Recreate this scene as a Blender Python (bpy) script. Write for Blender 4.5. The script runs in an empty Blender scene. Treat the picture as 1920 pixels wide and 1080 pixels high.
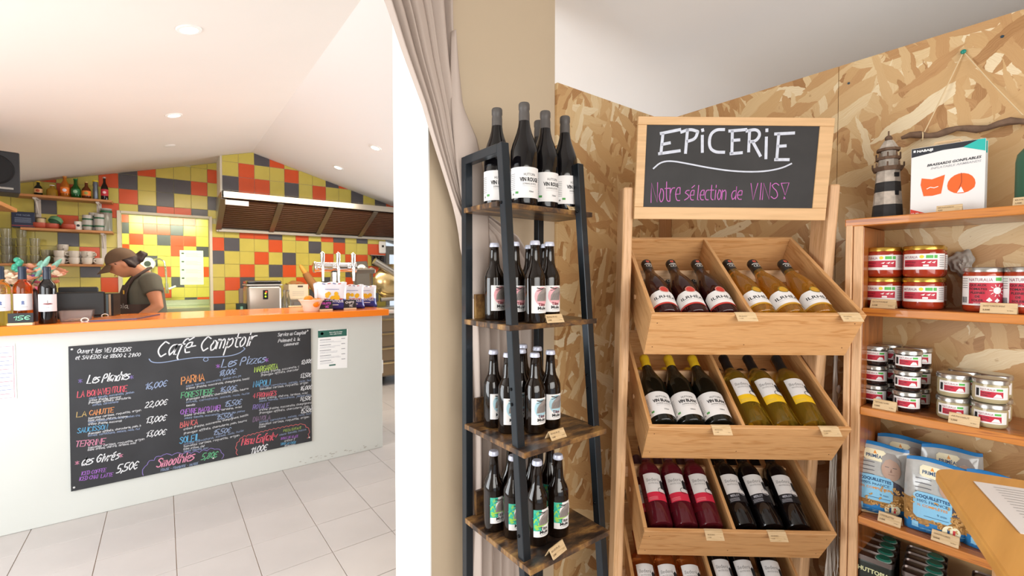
import bpy, bmesh, math, random
from math import sin, cos, pi, radians as rad, atan2, sqrt, exp
from mathutils import Vector as V, Matrix as Mx
S = bpy.context.scene
COL = S.collection
# ---------------------------------------------------------------- camera
CAMP = V((0, 0, 1.40)); YAW = rad(37.4); PITCH = rad(1.47); FPX = 855.0
cd = bpy.data.cameras.new('camera'); cam = bpy.data.objects.new('camera', cd); COL.objects.link(cam)
cd.sensor_width = 36; cd.lens = FPX / 1920 * 36; cd.clip_start = 0.02
cd.dof.use_dof = True; cd.dof.focus_distance = 1.45; cd.dof.aperture_fstop = 7
cam.location = CAMP; cam.rotation_euler = (pi / 2 - PITCH, 0, -YAW)
S.camera = cam
FW = V((sin(YAW) * cos(PITCH), cos(YAW) * cos(PITCH), -sin(PITCH)))
RT = V((cos(YAW), -sin(YAW), 0)); UP = RT.cross(FW)
FH = V((sin(YAW), cos(YAW), 0))

def pix(u, v, x=None, y=None, z=None, d=None):
    """a pixel of the 1920x1080 photograph put on a plane of the room"""
    r = FW + RT * ((u - 960) / FPX) + UP * ((540 - v) / FPX)
    if d is not None: s = d
    elif x is not None: s = (x - CAMP.x) / r.x
    elif y is not None: s = (y - CAMP.y) / r.y
    else: s = (z - CAMP.z) / r.z
    return CAMP + r * s
def gp(u, d, z=0):
    """ground position under pixel column u at camera depth d"""
    p = FH * d + RT * (d * (u - 960) / FPX); p.z = z; return p

# ---------------------------------------------------------------- view, world, lights
vs = S.view_settings
vs.view_transform = 'Standard'; vs.look = 'None'; vs.gamma = 1.0; vs.use_curve_mapping = False; vs.exposure = 0.0
w = bpy.data.worlds.new('sky'); S.world = w; w.use_nodes = True
w.node_tree.nodes['Background'].inputs[0].default_value = (0.80, 0.90, 1.0, 1)
w.node_tree.nodes['Background'].inputs[1].default_value = 1.0

def area(name, loc, target, sx, sy, power, col=(1, 1, 1), spread=180):
    l = bpy.data.lights.new(name, 'AREA'); l.shape = 'RECTANGLE'; l.size = sx; l.size_y = sy; l.energy = power; l.color = col
    l.spread = rad(spread)
    o = bpy.data.objects.new(name, l); COL.objects.link(o); o.location = loc
    o.rotation_euler = (V(target) - V(loc)).to_track_quat('-Z', 'Y').to_euler(); return o
area('daylight_left_window', (-1.74, 2.05, 1.15), (1.0, 2.05, 1.10), 2.0, 1.6, 72, (0.95, 0.98, 1.0))
area('fill_behind_camera', (0.1, -1.35, 1.45), (0.9, 1.2, 0.75), 2.6, 1.4, 29, (1.0, 0.96, 0.90), 115)  # added soft fill from behind the camera
area('daylight_right_window', (4.2, 3.9, 1.05), (1.4, 3.4, 1.8), 2.2, 1.2, 48, (0.96, 0.98, 1.0), 110)
area('kitchen_fill', (0.9, 4.9, 2.35), (0.9, 5.0, 0), 2.2, 0.25, 40, (1.0, 0.88, 0.70))  # added warm fill to brighten the kitchen; no tube hangs here
area('alcove_tube', (0.05, 7.0, 2.28), (0.05, 7.8, 1.2), 0.9, 0.3, 36, (0.90, 1.0, 0.72))

# ---------------------------------------------------------------- materials
def C(h):
    h = h.lstrip('#'); r = [int(h[i:i + 2], 16) / 255 for i in (0, 2, 4)]
    return tuple([(c / 12.92 if c <= .04045 else ((c + .055) / 1.055) ** 2.4) for c in r] + [1.0])
_m = {}
def mat(name, col='#888888', rough=.5, metal=0, trans=0, coat=0, emit=None, es=1, ior=1.45, spec=.5, alpha=1, bump=0, bscale=60, var=0, vscale=3):
    if name in _m: return _m[name]
    m = bpy.data.materials.new(name); m.use_nodes = True; nt = m.node_tree; b = nt.nodes['Principled BSDF']
    c = C(col) if isinstance(col, str) else col
    b.inputs['Base Color'].default_value = c; b.inputs['Roughness'].default_value = rough; b.inputs['Metallic'].default_value = metal
    b.inputs['Transmission Weight'].default_value = trans; b.inputs['Coat Weight'].default_value = coat; b.inputs['IOR'].default_value = ior
    b.inputs['Specular IOR Level'].default_value = spec; b.inputs['Alpha'].default_value = alpha
    if emit: b.inputs['Emission Color'].default_value = C(emit); b.inputs['Emission Strength'].default_value = es
    if bump or var:
        tc = nt.nodes.new('ShaderNodeTexCoord'); n = nt.nodes.new('ShaderNodeTexNoise'); n.inputs['Scale'].default_value = bscale; n.inputs['Detail'].default_value = 4
        nt.links.new(tc.outputs['Object'], n.inputs['Vector'])
        if bump:
            bp = nt.nodes.new('ShaderNodeBump'); bp.inputs['Strength'].default_value = bump; bp.inputs['Distance'].default_value = .002
            nt.links.new(n.outputs['Fac'], bp.inputs['Height']); nt.links.new(bp.outputs['Normal'], b.inputs['Normal'])
        if var:
            n2 = nt.nodes.new('ShaderNodeTexNoise'); n2.inputs['Scale'].default_value = vscale; n2.inputs['Detail'].default_value = 5
            nt.links.new(tc.outputs['Object'], n2.inputs['Vector'])
            rp = nt.nodes.new('ShaderNodeValToRGB'); rp.color_ramp.elements[0].position = .3; rp.color_ramp.elements[1].position = .7
            rp.color_ramp.elements[0].color = [x * (1 - var) for x in c[:3]] + [1]; rp.color_ramp.elements[1].color = [min(1, x * (1 + var * .5)) for x in c[:3]] + [1]
            nt.links.new(n2.outputs['Fac'], rp.inputs['Fac']); nt.links.new(rp.outputs['Color'], b.inputs['Base Color'])
    _m[name] = m; return m

def ramp(nt, stops):
    r = nt.nodes.new('ShaderNodeValToRGB'); e = r.color_ramp.elements
    while len(e) < len(stops): e.new(.5)
    for k, (p, c) in enumerate(stops): e[k].position = p; e[k].color = C(c) if isinstance(c, str) else c
    return r
def wood(name, light, dark, axis='x', rough=.5, fine=1.0, coat=0, knots=True):
    key = name + '_' + axis
    if key in _m: return _m[key]
    m = bpy.data.materials.new(key); m.use_nodes = True; nt = m.node_tree; b = nt.nodes['Principled BSDF']; L = nt.links
    tc = nt.nodes.new('ShaderNodeTexCoord'); mp = nt.nodes.new('ShaderNodeMapping')
    oi = nt.nodes.new('ShaderNodeObjectInfo'); ad = nt.nodes.new('ShaderNodeVectorMath'); ad.operation = 'ADD'
    ml = nt.nodes.new('ShaderNodeMath'); ml.operation = 'MULTIPLY'; ml.inputs[1].default_value = 7.0
    L.new(oi.outputs['Random'], ml.inputs[0]); L.new(tc.outputs['Object'], ad.inputs[0]); L.new(ml.outputs[0], ad.inputs[1])
    sc = {'x': (1.2, 16, 16), 'y': (16, 1.2, 16), 'z': (16, 16, 1.2)}[axis]
    mp.inputs['Scale'].default_value = [s * fine for s in sc]; L.new(ad.outputs[0], mp.inputs['Vector'])
    n = nt.nodes.new('ShaderNodeTexNoise'); n.inputs['Scale'].default_value = 1.6; n.inputs['Detail'].default_value = 3; n.inputs['Distortion'].default_value = .6
    L.new(mp.outputs[0], n.inputs['Vector'])
    mm = nt.nodes.new('ShaderNodeMath'); mm.operation = 'MULTIPLY'; mm.inputs[1].default_value = 7; L.new(n.outputs['Fac'], mm.inputs[0])
    fr = nt.nodes.new('ShaderNodeMath'); fr.operation = 'PINGPONG'; fr.inputs[1].default_value = 1; L.new(mm.outputs[0], fr.inputs[0])
    rp = ramp(nt, [(0, dark), (.35, light), (1, light)]); L.new(fr.outputs[0], rp.inputs['Fac'])
    n2 = nt.nodes.new('ShaderNodeTexNoise'); n2.inputs['Scale'].default_value = 10; n2.inputs['Detail'].default_value = 6; L.new(mp.outputs[0], n2.inputs['Vector'])
    mx = nt.nodes.new('ShaderNodeMix'); mx.data_type = 'RGBA'; mx.blend_type = 'MULTIPLY'
    r2 = ramp(nt, [(.3, (.82, .80, .76, 1)), (.65, (1, 1, 1, 1))]); L.new(n2.outputs['Fac'], r2.inputs['Fac'])
    mx.inputs['Factor'].default_value = .8; L.new(rp.outputs[0], mx.inputs['A']); L.new(r2.outputs[0], mx.inputs['B'])
    L.new(mx.outputs['Result'], b.inputs['Base Color']); b.inputs['Roughness'].default_value = rough; b.inputs['Coat Weight'].default_value = coat
    bp = nt.nodes.new('ShaderNodeBump'); bp.inputs['Strength'].default_value = .15; bp.inputs['Distance'].default_value = .001
    L.new(n2.outputs['Fac'], bp.inputs['Height']); L.new(bp.outputs[0], b.inputs['Normal'])
    _m[key] = m; return m
def osb(name, horiz):
    m = bpy.data.materials.new(name); m.use_nodes = True; nt = m.node_tree; b = nt.nodes['Principled BSDF']; L = nt.links
    tc = nt.nodes.new('ShaderNodeTexCoord'); sp = nt.nodes.new('ShaderNodeSeparateXYZ'); cb = nt.nodes.new('ShaderNodeCombineXYZ')
    L.new(tc.outputs['Object'], sp.inputs[0]); L.new(sp.outputs[horiz], cb.inputs[0]); L.new(sp.outputs['Z'], cb.inputs[1])
    # slight warping so that no strand edge is dead straight
    nz = nt.nodes.new('ShaderNodeTexNoise'); nz.inputs['Scale'].default_value = 9; nz.inputs['Detail'].default_value = 4; nz.inputs['Roughness'].default_value = .6; L.new(cb.outputs[0], nz.inputs['Vector'])
    ms = nt.nodes.new('ShaderNodeVectorMath'); ms.operation = 'MULTIPLY_ADD'; ms.inputs[1].default_value = (.045, .045, 0)
    L.new(nz.outputs['Color'], ms.inputs[0]); L.new(cb.outputs[0], ms.inputs[2])
    rng = random.Random(5); prev = None; prevh = None
    pal = [(0, '#a87a4a'), (.15, '#bf9260'), (.4, '#cba36f'), (.65, '#d2ae7c'), (.85, '#dec293'), (1, '#ebd8b4')]
    for i in range(8):
        vr = nt.nodes.new('ShaderNodeVectorRotate'); vr.rotation_type = 'Z_AXIS'; vr.inputs['Angle'].default_value = [0.2, 1.45, -.7, .9, 2.2, -.15, 1.8, .5][i]
        L.new(ms.outputs[0], vr.inputs['Vector'])
        mp = nt.nodes.new('ShaderNodeMapping'); mp.inputs['Location'].default_value = (rng.random() * 9, rng.random() * 9, 0)
        wd = .022 + rng.random() * .022; mp.inputs['Scale'].default_value = (1 / (.10 + rng.random() * .09), 1 / wd, 1); L.new(vr.outputs[0], mp.inputs['Vector'])
        vo = nt.nodes.new('ShaderNodeTexVoronoi'); vo.voronoi_dimensions = '2D'; vo.inputs['Scale'].default_value = 1; vo.inputs['Randomness'].default_value = .95
        L.new(mp.outputs[0], vo.inputs['Vector'])
        sc = nt.nodes.new('ShaderNodeSeparateColor'); L.new(vo.outputs['Color'], sc.inputs[0])
        # grain inside the strand
        g = nt.nodes.new('ShaderNodeTexNoise'); g.inputs['Scale'].default_value = 3; g.inputs['Detail'].default_value = 3
        mg = nt.nodes.new('ShaderNodeMapping'); mg.inputs['Scale'].default_value = (.8, 5, 1); L.new(mp.outputs[0], mg.inputs['Vector']); L.new(mg.outputs[0], g.inputs['Vector'])
        am = nt.nodes.new('ShaderNodeMath'); am.operation = 'MULTIPLY_ADD'; am.inputs[1].default_value = .35; am.inputs[2].default_value = -.17; L.new(g.outputs['Fac'], am.inputs[0])
        a2 = nt.nodes.new('ShaderNodeMath'); a2.operation = 'ADD'; L.new(am.outputs[0], a2.inputs[0]); L.new(sc.outputs[0], a2.inputs[1])
        rp = ramp(nt, pal); L.new(a2.outputs[0], rp.inputs['Fac'])
        if prev is None: prev = rp.outputs[0]; prevh = sc.outputs[2]; continue
        gt = nt.nodes.new('ShaderNodeMath'); gt.operation = 'GREATER_THAN'; gt.inputs[1].default_value = .66; L.new(sc.outputs[1], gt.inputs[0])
        mx = nt.nodes.new('ShaderNodeMix'); mx.data_type = 'RGBA'; L.new(gt.outputs[0], mx.inputs['Factor']); L.new(prev, mx.inputs['A']); L.new(rp.outputs[0], mx.inputs['B']); prev = mx.outputs['Result']
        m2 = nt.nodes.new('ShaderNodeMix'); m2.data_type = 'FLOAT'; L.new(gt.outputs[0], m2.inputs['Factor']); L.new(prevh, m2.inputs['A']); L.new(sc.outputs[2], m2.inputs['B']); prevh = m2.outputs['Result']
    # dark gaps
    dn = nt.nodes.new('ShaderNodeTexNoise'); dn.inputs['Scale'].default_value = 22; dn.inputs['Detail'].default_value = 5; L.new(cb.outputs[0], dn.inputs['Vector'])
    dr = ramp(nt, [(.26, (.55, .40, .26, 1)), (.33, (1, 1, 1, 1))]); L.new(dn.outputs['Fac'], dr.inputs['Fac'])
    mx = nt.nodes.new('ShaderNodeMix'); mx.data_type = 'RGBA'; mx.blend_type = 'MULTIPLY'; mx.inputs['Factor'].default_value = 1; L.new(prev, mx.inputs['A']); L.new(dr.outputs[0], mx.inputs['B'])
    L.new(mx.outputs['Result'], b.inputs['Base Color']); b.inputs['Roughness'].default_value = .42
    bp = nt.nodes.new('ShaderNodeBump'); bp.inputs['Strength'].default_value = .5; bp.inputs['Distance'].default_value = .0012; L.new(prevh, bp.inputs['Height']); L.new(bp.outputs[0], b.inputs['Normal'])
    return m
WHITE = mat('white_paint', '#efede8', .6, bump=.05)
# ---------------------------------------------------------------- mesh builder
class MB:
    def __init__(s): s.v = []; s.f = []; s.m = []; s.M = Mx.Identity(4)
    def add(s, vs_, fs, m=0, M=None):
        A = s.M @ M if M is not None else s.M
        k = len(s.v); s.v += [A @ V(p) for p in vs_]; s.f += [tuple(i + k for i in f) for f in fs]; s.m += [m] * len(fs); return s
    def box(s, a, b, m=0, M=None):
        x0, y0, z0 = a; x1, y1, z1 = b
        return s.add([(x0, y0, z0), (x1, y0, z0), (x1, y1, z0), (x0, y1, z0), (x0, y0, z1), (x1, y0, z1), (x1, y1, z1), (x0, y1, z1)],
                     [(3, 2, 1, 0), (4, 5, 6, 7), (0, 1, 5, 4), (1, 2, 6, 5), (2, 3, 7, 6), (3, 0, 4, 7)], m, M)
    def prism(s, poly, ax, a, b, m=0, M=None):
        """polygon of (p,q) pairs extruded along axis ax from a to b"""
        def P(p, q, t): return {'x': (t, p, q), 'y': (p, t, q), 'z': (p, q, t)}[ax]
        n = len(poly); vs_ = [P(p, q, a) for p, q in poly] + [P(p, q, b) for p, q in poly]
        return s.add(vs_, [tuple(range(n - 1, -1, -1)), tuple(range(n, 2 * n))] + [(i, (i + 1) % n, n + (i + 1) % n, n + i) for i in range(n)], m, M)
    def lathe(s, prof, n=24, m=0, M=None, c=(0, 0), a0=0, a1=2 * pi):
        full = abs(a1 - a0 - 2 * pi) < 1e-6; k = n if full else n + 1; vs_ = []; fs = []
        for r, z in prof:
            for i in range(k):
                a = a0 + (a1 - a0) * i / n; vs_.append((c[0] + r * cos(a), c[1] + r * sin(a), z))
        for j in range(len(prof) - 1):
            for i in range(n):
                i2 = (i + 1) % k if full else i + 1
                q = (j * k + i, j * k + i2, (j + 1) * k + i2, (j + 1) * k + i)
                fs.append(q)
        if full:
            if prof[0][0] > 1e-5: fs.append(tuple(range(k - 1, -1, -1)))
            if prof[-1][0] > 1e-5: fs.append(tuple((len(prof) - 1) * k + i for i in range(k)))
        return s.add(vs_, fs, m, M)
    def tube(s, pts, r, n=8, m=0, M=None, cap=True):
        pts = [V(p) for p in pts]; rs = r if isinstance(r, (list, tuple)) else [r] * len(pts); vs_ = []; fs = []; prev = None
        for i, p in enumerate(pts):
            t = (pts[min(i + 1, len(pts) - 1)] - pts[max(i - 1, 0)]).normalized()
            if prev is None: a = t.orthogonal().normalized()
            else:
                a = prev - t * prev.dot(t); a = a.normalized() if a.length > 1e-6 else t.orthogonal().normalized()
            prev = a; b = t.cross(a)
            for k in range(n): vs_.append(p + (a * cos(2 * pi * k / n) + b * sin(2 * pi * k / n)) * rs[i])
        for i in range(len(pts) - 1):
            for k in range(n): fs.append((i * n + k, i * n + (k + 1) % n, (i + 1) * n + (k + 1) % n, (i + 1) * n + k))
        if cap: fs += [tuple(range(n - 1, -1, -1)), tuple((len(pts) - 1) * n + k for k in range(n))]
        return s.add(vs_, fs, m, M)
    def ball(s, c, r, n=12, m=0, M=None, sq=(1, 1, 1)):
        prof = [(max(1e-6, sin(pi * j / (n // 2))), -cos(pi * j / (n // 2))) for j in range(n // 2 + 1)]
        T = Mx.Translation(c) @ Mx.Diagonal((r * sq[0], r * sq[1], r * sq[2], 1)); T = M @ T if M is not None else T
        return s.lathe(prof, n, m, T)
    def grid(s, fn, nu, nv, m=0, M=None):
        vs_ = [fn(i / nu, j / nv) for j in range(nv + 1) for i in range(nu + 1)]
        fs = [(j * (nu + 1) + i, j * (nu + 1) + i + 1, (j + 1) * (nu + 1) + i + 1, (j + 1) * (nu + 1) + i) for j in range(nv) for i in range(nu)]
        return s.add(vs_, fs, m, M)
    def build(s, name, mats, parent=None, bev=0, seg=1, smooth=False, ang=40, recalc=True, **tags):
        me = bpy.data.meshes.new(name); me.from_pydata([tuple(p) for p in s.v], [], s.f)
        if not isinstance(mats, (list, tuple)): mats = [mats]
        for mt in mats: me.materials.append(mt)
        me.polygons.foreach_set('material_index', s.m)
        if recalc or bev:
            bm = bmesh.new(); bm.from_mesh(me)
            if recalc == 'merge' or smooth: bmesh.ops.remove_doubles(bm, verts=bm.verts, dist=1e-6)
            if recalc: bmesh.ops.recalc_face_normals(bm, faces=bm.faces)
            if bev: bmesh.ops.bevel(bm, geom=[e for e in bm.edges if len(e.link_faces) == 2 and e.calc_face_angle(0) > .6], offset=bev, segments=seg, affect='EDGES', profile=.5)
            bm.to_mesh(me); bm.free()
        if smooth:
            me.polygons.foreach_set('use_smooth', [True] * len(me.polygons)); me.set_sharp_from_angle(angle=rad(ang))
        o = bpy.data.objects.new(name, me); COL.objects.link(o)
        if parent: o.parent = parent
        for k, v in tags.items(): o[k] = v
        return o
def tag(o, label, cat, group=None, kind=None):
    o['label'] = label; o['category'] = cat
    if group: o['group'] = group
    if kind: o['kind'] = kind
    return o
def empty(name, loc=(0, 0, 0), rz=0, label=None, cat=None, group=None):
    o = bpy.data.objects.new(name, None); COL.objects.link(o); o.location = loc; o.rotation_euler = (0, 0, rz); o.empty_display_size = .05
    if label: tag(o, label, cat, group)
    return o
def copy_tree(o, parent=None):
    c = o.copy(); COL.objects.link(c); c.parent = parent
    for ch in list(o.children): copy_tree(ch, c)
    return c
def struct(o): o['kind'] = 'structure'; return o

# decals: prints that follow a surface
class Flat:
    def __init__(s, o, ex, ey): s.o = V(o); s.x = V(ex).normalized(); s.y = V(ey).normalized(); s.n = s.x.cross(s.y)
    def __call__(s, a, b, h): return s.o + s.x * a + s.y * b + s.n * h
    strip = 1e9
class Cyl:
    """label surface round the local z axis; s=0 looks along -y"""
    def __init__(s, r, a=0): s.r = r; s.a = a; s.strip = r * .11
    def __call__(s, a, b, h):
        t = -pi / 2 + a / s.r + s.a; return V(((s.r + h) * cos(t), (s.r + h) * sin(t), b))
def _clip(poly, ax, lim, keep_less):
    out = []
    for i in range(len(poly)):
        p, q = poly[i], poly[(i + 1) % len(poly)]
        ip = (p[ax] <= lim) == keep_less; iq = (q[ax] <= lim) == keep_less
        if ip: out.append(p)
        if ip != iq:
            t = (lim - p[ax]) / ((q[ax] - p[ax]) or 1e-9); out.append((p[0] + t * (q[0] - p[0]), p[1] + t * (q[1] - p[1])))
    return out
def decal(mb, sf, poly, m, h=.0003):
    x0 = min(p[0] for p in poly); x1 = max(p[0] for p in poly)
    n = max(1, math.ceil((x1 - x0) / sf.strip)) if sf.strip < 1e8 else 1
    for i in range(n):
        a = x0 + (x1 - x0) * i / n; b = x0 + (x1 - x0) * (i + 1) / n
        q = poly
        if n > 1: q = _clip(_clip(poly, 0, a, False), 0, b, True)
        zs = getattr(sf, 'zs', 0)
        if len(q) < 3: continue
        if zs:
            z0, z1 = min(p[1] for p in q), max(p[1] for p in q); nz = max(1, math.ceil((z1 - z0) / zs))
            for k in range(nz):
                r_ = _clip(_clip(q, 1, z0 + (z1 - z0) * k / nz, False), 1, z0 + (z1 - z0) * (k + 1) / nz, True) if nz > 1 else q
                if len(r_) >= 3: mb.add([sf(p[0], p[1], h) for p in r_], [tuple(range(len(r_)))], m)
        else: mb.add([sf(p[0], p[1], h) for p in q], [tuple(range(len(q)))], m)
def drect(mb, sf, x0, z0, x1, z1, m, h=.0003): decal(mb, sf, [(x0, z0), (x1, z0), (x1, z1), (x0, z1)], m, h)
def ddisc(mb, sf, x, z, r, m, h=.0003, n=14, sq=1): decal(mb, sf, [(x + r * cos(2 * pi * i / n), z + r * sq * sin(2 * pi * i / n)) for i in range(n)], m, h)
_tc = {}
def text2d(s, bold=0.0, xs=1.0):
    k = (s, bold, xs)
    if k in _tc: return _tc[k]
    cu = bpy.data.curves.new('t', 'FONT'); cu.body = s; cu.size = 1; cu.offset = bold; cu.resolution_u = 2
    ob = bpy.data.objects.new('t', cu); me = ob.to_mesh()
    vs_ = [(v.co.x * xs, v.co.y) for v in me.vertices]; fs = [tuple(p.vertices) for p in me.polygons]
    ob.to_mesh_clear(); bpy.data.objects.remove(ob); bpy.data.curves.remove(cu)
    if vs_:
        x0 = min(v[0] for v in vs_); wd = max(v[0] for v in vs_) - x0
    else: x0 = wd = 0
    _tc[k] = ([(v[0] - x0, v[1]) for v in vs_], fs, wd); return _tc[k]
def dtext(mb, sf, s, x, z, size, m, align='c', bold=0.0, xs=1.0, h=.0005, shear=0, width=None, tilt=0):
    vs_, fs, wd = text2d(s, bold, xs)
    if not vs_: return
    k = size; kx = size if width is None else width / max(wd, 1e-6)
    off = {'l': 0, 'c': -wd * kx / 2, 'r': -wd * kx}[align]
    mb.add([sf(x + off + (v[0] * kx + v[1] * shear * k), z + v[1] * k + tilt * (v[0] * kx + off), h) for v in vs_], fs, m)
# ------------ chalk hand: single-stroke letters, two digits per point (x y), baseline y=3, x height 7, capitals 9
G = dict(A='032943|1535', B='0309383706364544330 3'.replace(' ', ''), C='482907052344', D='03092947452303', E='49090343|0636', F='490903|0636', G='48290705234446 26'.replace(' ', ''),
    H='0309|4349|0646', I='1319', J='39341304', K='0309|490643', L='090343', M='0309254943', N='03094349', O='29070523454729', P='030939473606', Q='29070523454729|2542',
    R='030939473606|2643', S='4829081736442304', T='0949|2923', U='0904234449', V='092349', W='0913273349', X='0349|0943', Y='092649|2623', Z='09490343',
    a='37170513353733 43'.replace(' ', ''), b='090323352706', c='3717051333', d='3717051334 3933'.replace(' ', ''), e='05353717051333', f='4939281221|0737', g='37170514343731100 1'.replace(' ', ''),
    h='0903|06273633', i='1713|1819', j='272110|2829', k='0903|370533', l='191323', m='0307|06172623|26374643', n='0307|06273633', o='171605132334362717', p='0700|062736341304',
    q='3717051434|3730', r='0307|051737', s='371706353403', t='19142333|0737', u='07041334|3733', v='071337', w='0713253347', x='0337|0733', y='071434|373110', z='07370333')
G.update({'0': '29070523454729', '1': '072923', '2': '0829470343', '3': '094926453304', '4': '33390545', '5': '49090636442303', '6': '39070423444506', '7': '094913', '8': '2908274423042748 29'.replace(' ', ''), '9': '462608394833',
    ',': '1402', '.': '1314', '-': '0636', '!': '1915|1413', "'": '1918', '€': '482907052344|0636', ':': '1314|1617', '*': '0448|0844|2329', '+': '2448|0636'})
for k_, b_ in (('é', 'e'), ('è', 'e'), ('à', 'a'), ('ê', 'e'), ('ç', 'c'), ('ï', 'i')):
    G[k_] = G[b_] + '|' + {'é': '1839', 'è': '1938', 'à': '0928', 'ê': '182938', 'ç': '2311', 'ï': '0809'}[k_]
GW = {c: 3.2 if c in 'abcdeghknoprsuvxyz' else 4.3 for c in G}
GW.update({'i': 2, 'l': 2.2, 'I': 2, ',': 1.6, '.': 1.6, "'": 1.4, 't': 2.9, 'f': 3.2, 'j': 2.6, ' ': 2.6, '!': 2, '1': 2.8, 'm': 4.6, 'w': 4.4, 'c': 3.1, 'r': 2.9, ':': 1.6})
def chaikin(p, it=1):
    if len(p) < 3: return p
    keep = {0, len(p) - 1}          # sharp corners stay sharp
    for i in range(1, len(p) - 1):
        a, b = V(p[i]) - V(p[i - 1]), V(p[i + 1]) - V(p[i])
        if a.length > 1e-9 and b.length > 1e-9 and a.angle(b) > rad(82): keep.add(i)
    ks = sorted(keep); out = []
    for s0, s1 in zip(ks, ks[1:]):
        g_ = list(p[s0:s1 + 1])
        for _ in range(it):
            if len(g_) < 3: break
            q = [g_[0]]
            for i in range(len(g_) - 1):
                a, b = g_[i], g_[i + 1]; q += [(a[0] * .75 + b[0] * .25, a[1] * .75 + b[1] * .25), (a[0] * .25 + b[0] * .75, a[1] * .25 + b[1] * .75)]
            q.append(g_[-1]); g_ = q
        out += g_ if not out else g_[1:]
    return out
def ribbon(mb, sf, pts, w, m, h=.0006):
    n = len(pts)
    if n < 2: return
    L = []; R_ = []
    for i in range(n):
        a = pts[max(0, i - 1)]; b = pts[min(n - 1, i + 1)]; dx, dy = b[0] - a[0], b[1] - a[1]; l = sqrt(dx * dx + dy * dy) or 1e-9
        ex = ((-dx / l * w * .35) if i == 0 else (dx / l * w * .35) if i == n - 1 else 0, (-dy / l * w * .35) if i == 0 else (dy / l * w * .35) if i == n - 1 else 0)
        L.append((pts[i][0] - dy / l * w / 2 + ex[0], pts[i][1] + dx / l * w / 2 + ex[1])); R_.append((pts[i][0] + dy / l * w / 2 + ex[0], pts[i][1] - dx / l * w / 2 + ex[1]))
    mb.add([sf(p[0], p[1], h) for p in L] + [sf(p[0], p[1], h) for p in R_], [(i, i + 1, n + i + 1, n + i) for i in range(n - 1)], m)
def chalk(mb, sf, s, a, b, size, w, m, slant=0.0, smooth=1, h=.0006, jit=0.0, seed=1):
    """write s along the baseline from a to b (surface coordinates); size is the capital height"""
    rg = random.Random(seed); tot = sum(GW.get(c, 3) for c in s) - 1.0; dx, dy = b[0] - a[0], b[1] - a[1]; L = sqrt(dx * dx + dy * dy); ux, uy = dx / L, dy / L
    kx = L / tot; ky = size / 6; x = 0
    for c in s:
        if c in G:
            j = rg.uniform(-jit, jit)
            for st in G[c].split('|'):
                p = [(int(st[i]), int(st[i + 1]) - 3) for i in range(0, len(st) - 1, 2)]
                q = [((x + px_ * .85) * kx + py_ * ky * slant, (py_ + j) * ky) for px_, py_ in p]
                q = chaikin(q, smooth)
                ribbon(mb, sf, [(a[0] + ux * t[0] - uy * t[1], a[1] + uy * t[0] + ux * t[1]) for t in q], w, m, h)
        x += GW.get(c, 3)
# ================================================================ STRUCTURE
RX = 0.80; RZ = 2.77; SLOPE = 0.27
def zc(x): return RZ - SLOPE * abs(x - RX)
X0, X1, Y0, Y1, YW = -1.8, 4.5, -1.5, 8.4, 6.18
TILE = mat('floor_tile', '#c0bab7', .42, var=.10, vscale=2.2, bump=.1, bscale=25)
fl = MB(); fl.box((X0 - .1, Y0 - .1, -.12), (X1 + .1, Y1 + .1, -.005))
floor = struct(fl.build('floor', mat('grout', '#b09a86', .8)))
ft = MB(); ft.box((.0015, .0015, -.006), (.3145, .3145, 0)); ft0 = None; rest = MB(); nt_ = 0
for i in range(-6, 12):
    for j in range(-13, 11):
        x = .03 + .316 * i; y = 2.68 + .316 * j
        if -4 <= i <= 8 and -6 <= j <= 8:
            if ft0 is None: ft0 = ft.build('floor_tile', TILE, floor, bev=.0012); o = ft0
            else: o = ft0.copy(); COL.objects.link(o)
            o.location = (x, y, random.Random(i * 31 + j).uniform(-.0005, .0005))
        elif X0 < x < X1 - .3 and y > Y0: rest.box((x + .0015, y + .0015, -.006), (x + .3145, y + .3145, 0))
o = rest.build('floor_tiles_beyond', TILE, floor); o['kind'] = 'stuff'
# ceilings: two slopes meeting at a ridge
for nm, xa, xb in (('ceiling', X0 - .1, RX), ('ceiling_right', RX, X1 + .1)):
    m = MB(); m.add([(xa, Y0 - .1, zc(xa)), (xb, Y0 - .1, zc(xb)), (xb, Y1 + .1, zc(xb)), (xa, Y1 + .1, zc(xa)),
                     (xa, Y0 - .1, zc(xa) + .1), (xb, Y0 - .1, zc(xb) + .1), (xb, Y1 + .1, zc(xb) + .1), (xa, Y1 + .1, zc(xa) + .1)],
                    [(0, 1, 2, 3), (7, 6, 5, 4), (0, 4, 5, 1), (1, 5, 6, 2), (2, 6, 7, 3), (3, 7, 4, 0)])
    struct(m.build(nm, mat('ceiling_paint', '#eae3db', .7, var=.03, vscale=1.2) if nm == 'ceiling' else mat('ceiling_paint_lit', '#f5f2ef', .7)))  # right slope's stronger light is put into a whiter base colour
WL = mat('wall_paint', '#e6e1d8', .7, bump=.08)
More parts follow.
